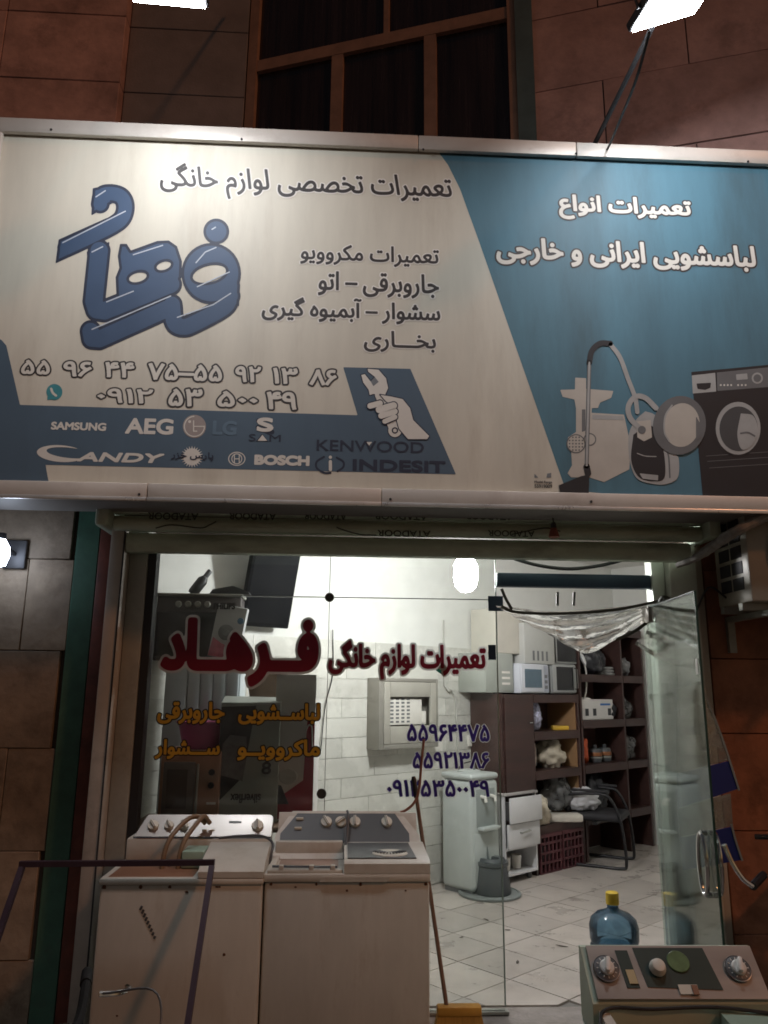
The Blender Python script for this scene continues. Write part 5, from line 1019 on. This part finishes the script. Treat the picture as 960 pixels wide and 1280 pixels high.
# dark wooden shelving
M_wood = mat('dark_wood', (.050, .024, .020), .4, var=.3, scale=3, stretch=(.5, 4, 4)); M_wood2 = mat('raw_board', (.30, .17, .08), .6, var=.15, scale=3)
shA = rthing('shelving_unit', 'dark wooden shelving unit with closed side, carrying two microwaves on top', 'shelf', .60, .02, 0, 0, 'dark shelving units')
def shelf_unit(o, Ws, dp, zt, ups, shelves, side_raw=False):
    for i, x in enumerate(ups): part('upright', MB().box(x, x+.03, -dp, 0, 0, zt), M_wood, o)
    for a, b in zip(ups[:-1], ups[1:]):
        for z in shelves:
            part('shelf', MB().box(a+.031, b-.001, -dp+.004, -.013, z-.028, z), M_wood, o); part('shelf_front', MB().box(a+.031, b-.001, -dp-.004, -dp+.003, z-.075, z), M_wood, o)
        part('back_panel', MB().box(a+.031, b-.001, -.012, 0, .02, zt-.001), M_wood, o)
shelf_unit(shA, 1.2, .36, 1.555, [0, .44, 1.18], [.40, .869, 1.215, 1.55])
part('door', MB().box(.032, .438, -.372, -.361, .45, 1.52), M_wood, shA); part('handle', MB().tube([(.36, -.374, 1.30), (.36, -.395, 1.30), (.40, -.395, 1.30), (.40, -.374, 1.30)], .005, 6), M_chr, shA)
for z0, z1 in ((1.217, 1.52), (.871, 1.135), (.402, .79)): part('side_lining', MB().box(1.168, 1.179, -.34, -.013, z0, z1), M_wood2, shA, label='raw orange board lining the inner side')
shB = rthing('shelving_unit', 'taller dark wooden shelving unit at the back behind the chair', 'shelf', 1.84, .02, 0, 0, 'dark shelving units')
shelf_unit(shB, 1.2, .36, 2.25, [0, .80, 1.24], [.40, .875, 1.302, 1.75, 2.24])
def onA(px0, py0, px1, py1, t=.36): a, za = onT(px0, py0, t); b, zb = onT(px1, py1, t); return a, b, zb, za
M_mw = mat('microwave_white', (.60, .62, .66), .35, var=.04); M_mwg = mat('microwave_grey', (.33, .34, .33), .4, .2, var=.06)
a, b, z0, z1 = onA(647, 829, 684, 866); z0 = 1.552
mw = rthing('microwave', 'white microwave oven with bluish door window on the shelving', 'microwave', (a+b)/2, .02, z0, 0, 'microwaves on the shelving'); hw = (b-a)/2; hh = z1-z0
part('body', MB().rbox(-hw, hw, -.36, 0, .01, hh, .008), M_mw, mw); d_ = part('door', MB().rbox(-hw+.008, hw-.09, -.376, -.361, .02, hh-.01, .005), M_mw, mw); part('pane', MB().box(-hw+.055, hw-.13, -.379, -.3765, .06, hh-.05), mat('bluish_glass', (.10, .15, .19), .2), d_)
part('control_panel', MB().box(hw-.085, hw-.01, -.368, -.361, .02, hh-.012), mat('control_grey', (.38, .40, .46), .4), mw); part('foot', MB().box(-hw+.02, hw-.02, -.33, -.03, 0, .011), M_blkpl, mw)
for k in range(3): part('button', MB().box(hw-.07, hw-.03, -.371, -.3685, .05+k*.05, .08+k*.05), M_gp, mw)
a, b, z0, z1 = onA(688, 829, 720, 866); z0 = 1.552
m2 = rthing('microwave', 'grey microwave oven with dark door and steel handle on the shelving', 'microwave', (a+b)/2, .02, z0, 0, 'microwaves on the shelving'); hw = (b-a)/2; hh = z1-z0
part('body', MB().rbox(-hw, hw, -.34, 0, .01, hh, .008), M_mwg, m2); d_ = part('door', MB().rbox(-hw+.008, hw-.01, -.356, -.341, .02, hh-.01, .005), M_mwg, m2); part('pane', MB().box(-hw+.07, hw-.06, -.3585, -.3565, .04, hh-.03), mat('black_glass', (.015, .015, .017), .12), d_)
part('handle', MB().tube([(hw-.035, -.357, .05), (hw-.035, -.385, .06), (hw-.035, -.385, hh-.05), (hw-.035, -.357, hh-.04)], .008, 8), M_chr, d_); part('foot', MB().box(-hw+.02, hw-.02, -.31, -.03, 0, .011), M_blkpl, m2)
a, b, z0, z1 = onA(651, 778, 690, 826); z0 = mw.location.z+onA(647, 829, 684, 866)[3]-1.552+.002
bb = rthing('oven_body', 'pale grey oven seen from its vented side, stacked on the white microwave', 'oven', (a+b)/2+.02, .02, z0); hw = (b-a)/2; hh = z1-z0
part('casing', MB().rbox(-hw, hw, -.36, 0, 0, hh, .008), mat('pale_metal', (.46, .46, .43), .45, var=.05), bb)
for k in range(4): part('vent', MB().box(-hw+.12+k*.07, -hw+.15+k*.07, -.3615, -.3602, .03, .12), M_gp, bb)
a, b, z0, z1 = onA(690, 780, 719, 826); z0 = 1.552+onA(688, 829, 720, 866)[3]-1.552+.002
b2_ = rthing('oven_body', 'black fronted oven stacked on the grey microwave', 'oven', (a+b)/2+.01, .02, z0); hw = (b-a)/2; hh = z1-z0
part('casing', MB().rbox(-hw, hw, -.35, 0, 0, hh, .008), M_mwg, b2_); part('door', MB().rbox(-hw+.02, hw-.02, -.362, -.3505, .02, hh-.02, .004), MATS['black_glass'], b2_); part('edge_trim', MB().box(-hw+.001, -hw+.018, -.366, -.3505, .01, hh-.01), M_chr, b2_)
a, b, z0, z1 = onA(617, 760, 650, 818, .30)
tb = rthing('carton', 'beige carton on top of the leaning grey panel box', 'carton', (a+b)/2, .02, z0); hw = (b-a)/2
part('body', MB().rbox(-hw, hw, -.30, 0, 0, z1-z0, .004, 1), mat('beige_card', (.55, .52, .45), .7, var=.06), tb)
a, b, z0_, z1_ = onA(606, 820, 642, 866, .33)
gb = rthing('metal_box', 'grey green metal box with three white slots hung left of the microwaves', 'box', (a+b)/2, .012, z0_); hw = (b-a)/2
part('body', MB().rbox(-hw, hw, -.32, 0, 0, z0-z0_-.001, .006), mat('grey_green_metal', (.36, .38, .34), .5, var=.08), gb)
for k in range(3): part('slot', MB().rbox(.03, hw-.05, -.3225, -.3205, .07+k*.05, .09+k*.05, .001, 1), M_wht, gb)
# goods on the shelves
M_bag1 = glassmat('clear_bag', (.75, .75, .75), 1., haze=.5, hazecol=(.45, .45, .44), rough=.15, wrinkle=.6); M_bag2 = mat('canvas_bag', (.52, .46, .36), .8, var=.15, scale=10); M_bag3 = mat('black_bag', (.018, .018, .022), .3, var=.3, scale=12); M_bprint = mat('blue_white_pack', (.40, .40, .52), .5, var=.9, scale=28); M_bagw = mat('white_bag', (.62, .62, .64), .4, var=.1, scale=14)
def item(name, label, cat, s, z, r, m, seed, cr=.3, t=.22, group='goods on the shelves'):
    o = part(name, blob(MB(), (0, 0, r[2]*.92), r, seed, cr), m); o.location = (*RL(s, t), z+.001); o.rotation_euler.z = RA; return tag(o, label, cat, group)
item('bag', 'clear bag of blue and white packets on the shelf below the white microwave', 'bag', 1.22, 1.215, (.13, .10, .14), M_bprint, 1, .25)
tag(part('tape_pack', MB().rbox(-.08, .08, -.04, .04, 0, .04, .008), mat('yellow_pack', (.55, .33, .03), .5)), 'yellow pack lying on the shelf below the grey microwave', 'pack').location = (*RL(1.62, .28), 1.2155)
item('bag', 'striped fabric bag standing at the left of the middle shelf', 'bag', 1.17, .869, (.09, .08, .15), mat('striped_bag', (.45, .36, .30), .7, var=.5, scale=14, stretch=(6, 1, 1)), 4, .2)
item('bag', 'folded beige canvas bag on the middle shelf', 'bag', 1.52, .869, (.17, .11, .13), M_bag2, 7, .35)
item('bag', 'grey blue cloth behind the beige canvas bag', 'cloth', 1.33, .869, (.07, .06, .12), mat('grey_cloth', (.16, .18, .20), .8), 8, .25, .14)
item('bag', 'clear bag of parts on the lowest shelf', 'bag', 1.58, .48, (.15, .12, .15), M_bag1, 9, .4)
tag(part('appliance_part', MB().rbox(-.17, .17, -.08, .08, 0, .07, .02), mat('cream_part', (.58, .54, .47), .5)), 'cream appliance part lying across the lowest shelf', 'appliance part').location = (*RL(1.50, .36), .402)
item('bag', 'pale rag hanging at the end of the lowest shelf', 'rag', 1.16, .402, (.10, .10, .12), M_bag2, 11, .4, .32)
# unit B
a, b, z0, z1 = onA(726, 879, 768, 900); wbx = rthing('parts_carton', 'small white carton with blue label on the tall shelving', 'carton', (a+b)/2+.02, .10, 1.303)
hw = (b-a)/2; part('body', MB().rbox(-hw, hw, -.24, 0, 0, .20, .004, 1), M_wbox, wbx); part('label_print', MB().box(.06, .25, -.2415, -.2404, .14, .16), mat('blue_label', (.03, .14, .40), .5), wbx)
for x in (-.22, -.08, .2): part('mark_print', MB().box(x, x+.06, -.2415, -.2404, .04, .11), M_bcard, wbx)
ll = rthing('table_lamp', 'small unlit lamp with white oval head on a bent stem', 'lamp', 2.02, .26, 1.504)
hd = part('head', MB().lathe([(.005, -.02), (.05, -.018), (.075, 0), (.05, .012), (.005, .015)], 20, M=Matrix.Translation((-.06, -.1, .40)) @ Matrix.Rotation(R(70), 4, 'X') @ Matrix.Rotation(R(25), 4, 'Y') @ Matrix.Diagonal((1.35, .95, 1, 1))), mat('lamp_white', (.78, .78, .78), .4), ll); part('stem', MB().tube(curve([(-.06, -.085, .39), (.0, -.07, .36), (.06, -.05, .25), (.06, -.04, .1), (.04, -.03, .01)], 6), .009, 8), M_wht, ll); part('base', MB().lathe([(.06, 0), (.06, .01), (.03, .018)], 18, (.04, -.03, 0)), M_wht, ll)
k = 0
for s, z, r, m, lab in ((2.25, 1.75, (.20, .14, .16), M_bag3, 'large black plastic bag on the upper tall shelf'), (2.85, 1.75, (.11, .12, .10), mat('grey_roll', (.20, .20, .20), .5), 'grey bundle right of the upright on the upper tall shelf'),
                        (2.86, 1.303, (.14, .10, .11), M_bag1, 'clear bag right of the upright beside the white carton'), (2.02, .876, (.07, .09, .15), mat('orange_bag', (.60, .10, .03), .5), 'orange bag at the left of the middle tall shelf'),
                        (2.85, .876, (.13, .12, .14), M_bag1, 'clear bag right of the upright on the middle tall shelf'), (2.2, .401, (.22, .14, .2), M_bag3, 'black bundle on the bottom tall shelf'), (2.5, 1.303, (.10, .12, .10), M_bag3, 'black parcel between the white carton and the upright')):
    k += 1; item('bag', lab, 'bag', s, z, r, m, 20+k, .3)
for k, s in enumerate((2.28, 2.46)):
    o = rthing('electric_motor', 'small dark electric motor on the middle tall shelf, '+('nearer the orange bag' if k == 0 else 'nearer the upright'), 'motor', s, .24, .876, .4*k, 'motors on the tall shelf')
    part('housing', MB().lathe([(.03, 0), (.06, .004), (.065, .02), (.065, .12), (.055, .135), (.02, .14), (.02, .17), (.006, .172)], 20), M_wgrey, o); part('flange', MB().lathe([(.075, .045), (.075, .055)], 6), M_alud, o); part('winding', MB().lathe([(.068, .065), (.07, .08), (.068, .10)], 18), mat('copper_wire', (.35, .14, .06), .4, .6), o)
o = rthing('coiled_hose', 'coil of grey ribbed hose on the upper tall shelf', 'hose', 2.56, .22, 1.751)
for q in range(3): part('coil', MB().tube([((.10-.006*q)*math.cos(a), (.10-.006*q)*math.sin(a), .016+.03*q) for a in np.linspace(0, 2*math.pi, 33)], .015, 8, cap=False), mat('hose_grey', (.22, .22, .21), .5), o)
o = rthing('spare_panel', 'stack of flat white appliance panels on the bottom shelf behind the crates', 'panel', 1.35, .14, .402)
for q in range(3): part('panel', MB().rbox(-.14, .14, -.10, .10, .03*q, .03*q+.026, .006), M_wht, o)
# crates under unit A
for k, s in enumerate((1.25, 1.60)):
    cr = rthing('plastic_crate', 'dark red plastic crate under the shelving, '+('nearer the white cabinet' if k == 0 else 'nearer the chair'), 'crate', s, .20, 0, 0, 'crates under the shelving'); M_cr = mat('crate_red', (.09, .025, .03), .5, var=.2)
    part('floor', MB().box(-.16, .16, -.19, .15, 0, .012), M_cr, cr)
    for y in (-.19, .135): part('rim', MB().box(-.17, .17, y-.005, y+.02, .30, .33), M_cr, cr)
    for x in (-.16, -.10, -.04, .02, .08, .14):
        part('slat', MB().box(x, x+.02, -.19, -.178, .012, .30), M_cr, cr)
    for z in (.08, .16, .24): part('slat', MB().box(-.165, .165, -.194, -.186, z, z+.02), M_cr, cr)
    for x in (-.165, .155): part('side', MB().box(x, x+.01, -.178, .14, .012, .30), M_cr, cr)
    item('bag', 'bundle of cables filling the crate '+('nearer the white cabinet' if k == 0 else 'nearer the chair'), 'cables', s, .013, (.14, .13, .15), M_bag3, 40+k, .4, .21)
# chair
cc = onZ(757, 1082); ch = thing('visitor_chair', 'black cantilever visitor chair in front of the tall shelving', 'chair', (cc[0], cc[1]+.12, 0), R(62))
M_ct = mat('chair_tube', (.025, .024, .026), .35, .4); M_cf = mat('chair_fabric', (.020, .019, .022), .7, var=.2, bump=.2)
for sx in (-1, 1):
    part('side_tube', MB().tube(curve([(sx*.25, .25, .016), (sx*.25, .0, .016), (sx*.25, -.22, .016), (sx*.25, -.27, .07), (sx*.25, -.24, .40), (sx*.25, -.16, .60), (sx*.25, -.05, .65), (sx*.25, .24, .63)], 6), .014, 10), M_ct, ch)
    part('armrest', MB().rbox(sx*.25-.025, sx*.25+.025, -.14, .20, .662, .685, .008), M_cf, ch)
part('base_bar', MB().tube([(-.25, .25, .016), (.25, .25, .016)], .014, 10), M_ct, ch)
part('seat', MB().rbox(-.235, .235, -.25, .24, .40, .47, .03, 3), M_cf, ch); part('backrest', MB().rbox(-.23, .23, -.03, .03, 0, .46, .025, 3, M=Matrix.Translation((0, .25, .47)) @ Matrix.Rotation(R(-14), 4, 'X')), M_cf, ch)
part('seat_bracket', MB().box(-.24, .24, -.02, .02, .37, .40), M_ct, ch)
bgl = part('plastic_bag', blob(MB(), (0, 0, .10), (.15, .11, .10), 51, .35), M_bagw); bgl.location = (cc[0]-.16, cc[1]+.10, .471); tag(bgl, 'white plastic bag piled on the black chair', 'bag')
# water bottle on the floor
wbp = onZ(771, 1229); bo = thing('water_bottle', 'large blue water bottle with yellow cap on the tiled floor', 'bottle', (wbp[0], wbp[1], 0))
M_wb = glassmat('blue_bottle', (.52, .70, .82), 1., haze=.28, hazecol=(.14, .30, .45), rough=.08)
part('body', MB().lathe([(.10, 0), (.13, .012), (.135, .04), (.128, .10), (.135, .12), (.135, .19), (.128, .205), (.135, .225), (.137, .29), (.125, .33), (.09, .36), (.045, .375), (.032, .385), (.030, .44)], 32), M_wb, bo)
part('water', MB().lathe([(.09, .004), (.125, .016), (.128, .19), (.002, .191)], 28), glassmat('bottle_water', (.70, .84, .90), .4, haze=.12, hazecol=(.2, .35, .45)), bo)
part('cap', MB().lathe([(.036, .405), (.037, .41), (.036, .465), (.028, .47), (.002, .471)], 20), mat('yellow_cap', (.62, .42, .02), .45), bo)
# loose dark bits on the tiles
for k, (px, py) in enumerate(((635, 1163), (647, 1203), (702, 1183), (577, 1172), (608, 1150))):
    p = onZ(px, py); o = part('debris', blob(MB(), (0, 0, .003), (.02+.008*(k % 3), .008, .002), k, .4, 2), mat('dark_scrap', (.12, .10, .085), .8)); o.location = (p[0], p[1], .0006); o.rotation_euler.z = k*1.3; tag(o, 'small dark scrap on the tiled floor', 'scrap', 'scraps on the shop floor')
